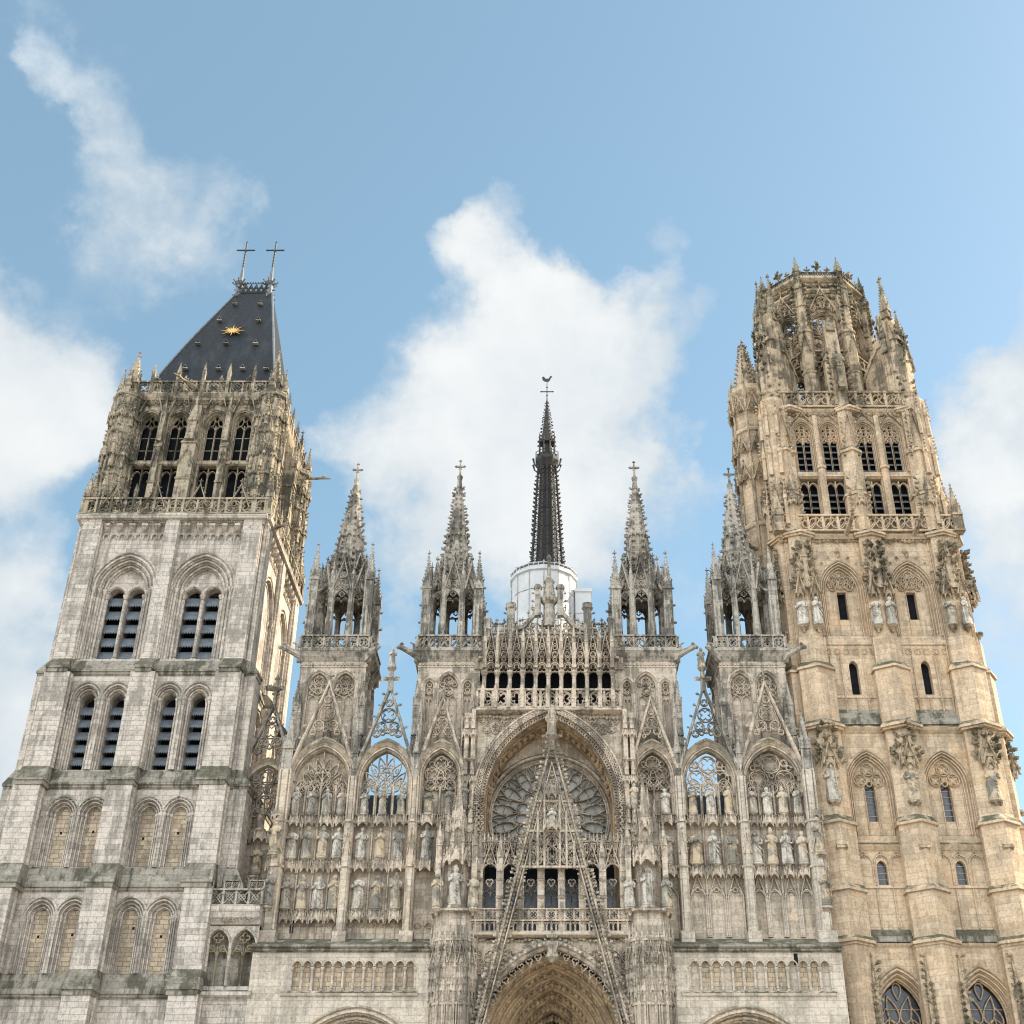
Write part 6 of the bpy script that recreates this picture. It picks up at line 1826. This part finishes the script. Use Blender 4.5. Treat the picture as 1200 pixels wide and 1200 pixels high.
        for q in (-1, 1): cpar.pinnacle(q*.5, -rv+.05, 67.5, .3, 1.6, 1.6); cpar.pinnacle(q*.5, -rv-.1, 62.0, .3, 1.2, 1.4)
    cr.T = frame(OX, OY); cr.lathe(0, 0, [(RI+.2, 56.6), (RI+.2, 57.1)], 8, pi/8)
    cr.box(-5.4, 5.4, -5.4, 5.4, 56.5, 56.8)
    cr.lathe(0, 0, [(1.0, 56.8), (1.0, 60)], 8)
    for b in (cr, ctr, cpar): b.v = [(x, y, 56.6+(z-56.6)*.885) for x, y, z in b.v]
    cr.build('crown_wall', S['lantern'], t); ctr.build('crown_tracery', S['lantern'], t); cpar.build('crown_parapet', S['leaf'], t)
    # corner piers with flying struts
    for qa in (pi/4, 3*pi/4, 5*pi/4, 7*pi/4):
        m = MB(frame(OX, OY, qa)); m2 = MB(frame(OX, OY, qa))
        # slab lying in the (−y) diagonal direction: profile in (y,z), thickness in x
        def slab(b, prof, hx): b.mould(-hx, hx, prof)
        slab(m, [(-7.7, 56.8), (-7.6, 63.2), (-7.2, 63.6), (-7.1, 66.2), (-6.2, 66.2), (-5.9, 63.4), (-4.4, 60.6), (-4.4, 59.4), (-5.6, 58.8), (-5.8, 56.8)], .62)
        slab(m, [(-7.9, 62.9), (-7.8, 63.3), (-7.2, 63.8), (-6.1, 63.9), (-5.8, 63.5), (-4.3, 60.9), (-4.3, 60.6), (-5.9, 63.0), (-7.2, 63.3)], .75)
        m.plan([(-1.1, -6.6), (-.5, -7.9), (.5, -7.9), (1.1, -6.6), (.5, -5.8), (-.5, -5.8)], 56.8, 62.2)
        for x in (-.85, .85): m.box(x-.2, x+.2, -7.0, -6.4, 56.8, 65.0)
        m.build('corner_pier', S['lantern'], t)
        for x, yy, z, h in ((-.42, -7.0, 65.6, 3.2), (.42, -6.5, 65.6, 3.8), (0, -7.6, 62.8, 2.4)): m2.pinnacle(x, yy, z, .62, 1.0, h)
        for x in (-1.0, 1.0): m2.pinnacle(x, -6.7, 62.0, .45, 1.6, 2.0)
        for i in range(14):
            for x in (-.66, .66): m2.crocket(x, -7.5+.12*i, 57.5+.62*i, 1 if x > 0 else -1, -.4, .26)
            m2.crocket(R.uniform(-.5, .5), -7.75, 57.6+.45*i, 0, -1, .28); m2.bud(R.uniform(-.6, .6), -7.6, 58+.5*i, .2)
        m2.gable(0, 60.5, 1.5, 2.6, -8.0, .16, .14, 5, None, False, .7)
        m2.build('corner_pinnacle', S['leaf'], t)
    for a in (0, pi/2, -pi/2):
        m = MB(frame(OX-.1, OY, a)); m2 = MB(frame(OX-.1, OY, a))
        m.plan([(-.75, -4.9), (-.75, -5.5), (0, -6.0), (.75, -5.5), (.75, -4.9)], 56.3, 61.2)
        m.mould(-.5, .5, [(-5.9, 61.2), (-5.8, 63.0), (-5.5, 65.2), (-4.9, 63.4), (-4.2, 62.8), (-4.2, 61.6), (-5.0, 60.6), (-5.1, 56.8), (-5.9, 56.8)])
        m.plan([(-.85, -4.8), (-.85, -5.6), (0, -6.15), (.85, -5.6), (.85, -4.8)], 61.1, 61.3); m.plan([(-.85, -4.8), (-.85, -5.6), (0, -6.15), (.85, -5.6), (.85, -4.8)], 61.3, 62.0, [(-.5, -5.0), (-.5, -5.6), (0, -5.9), (.5, -5.6), (.5, -5.0)])
        m.build('mid_pier', S['lantern'], t)
        m2.pinnacle(0, -6.3, 58.0, .5, 2.2, 2.0)
        m2.spirelet(0, -5.5, 64.0, .9, 2.4)
        for i in range(9):
            for q in (-1, 1): m2.crocket(q*.6, -6.2, 57.4+.5*i, q, -.4, .24)
        m2.build('mid_pinnacle', S['leaf'], t)
    return t
build_lantern_tower()
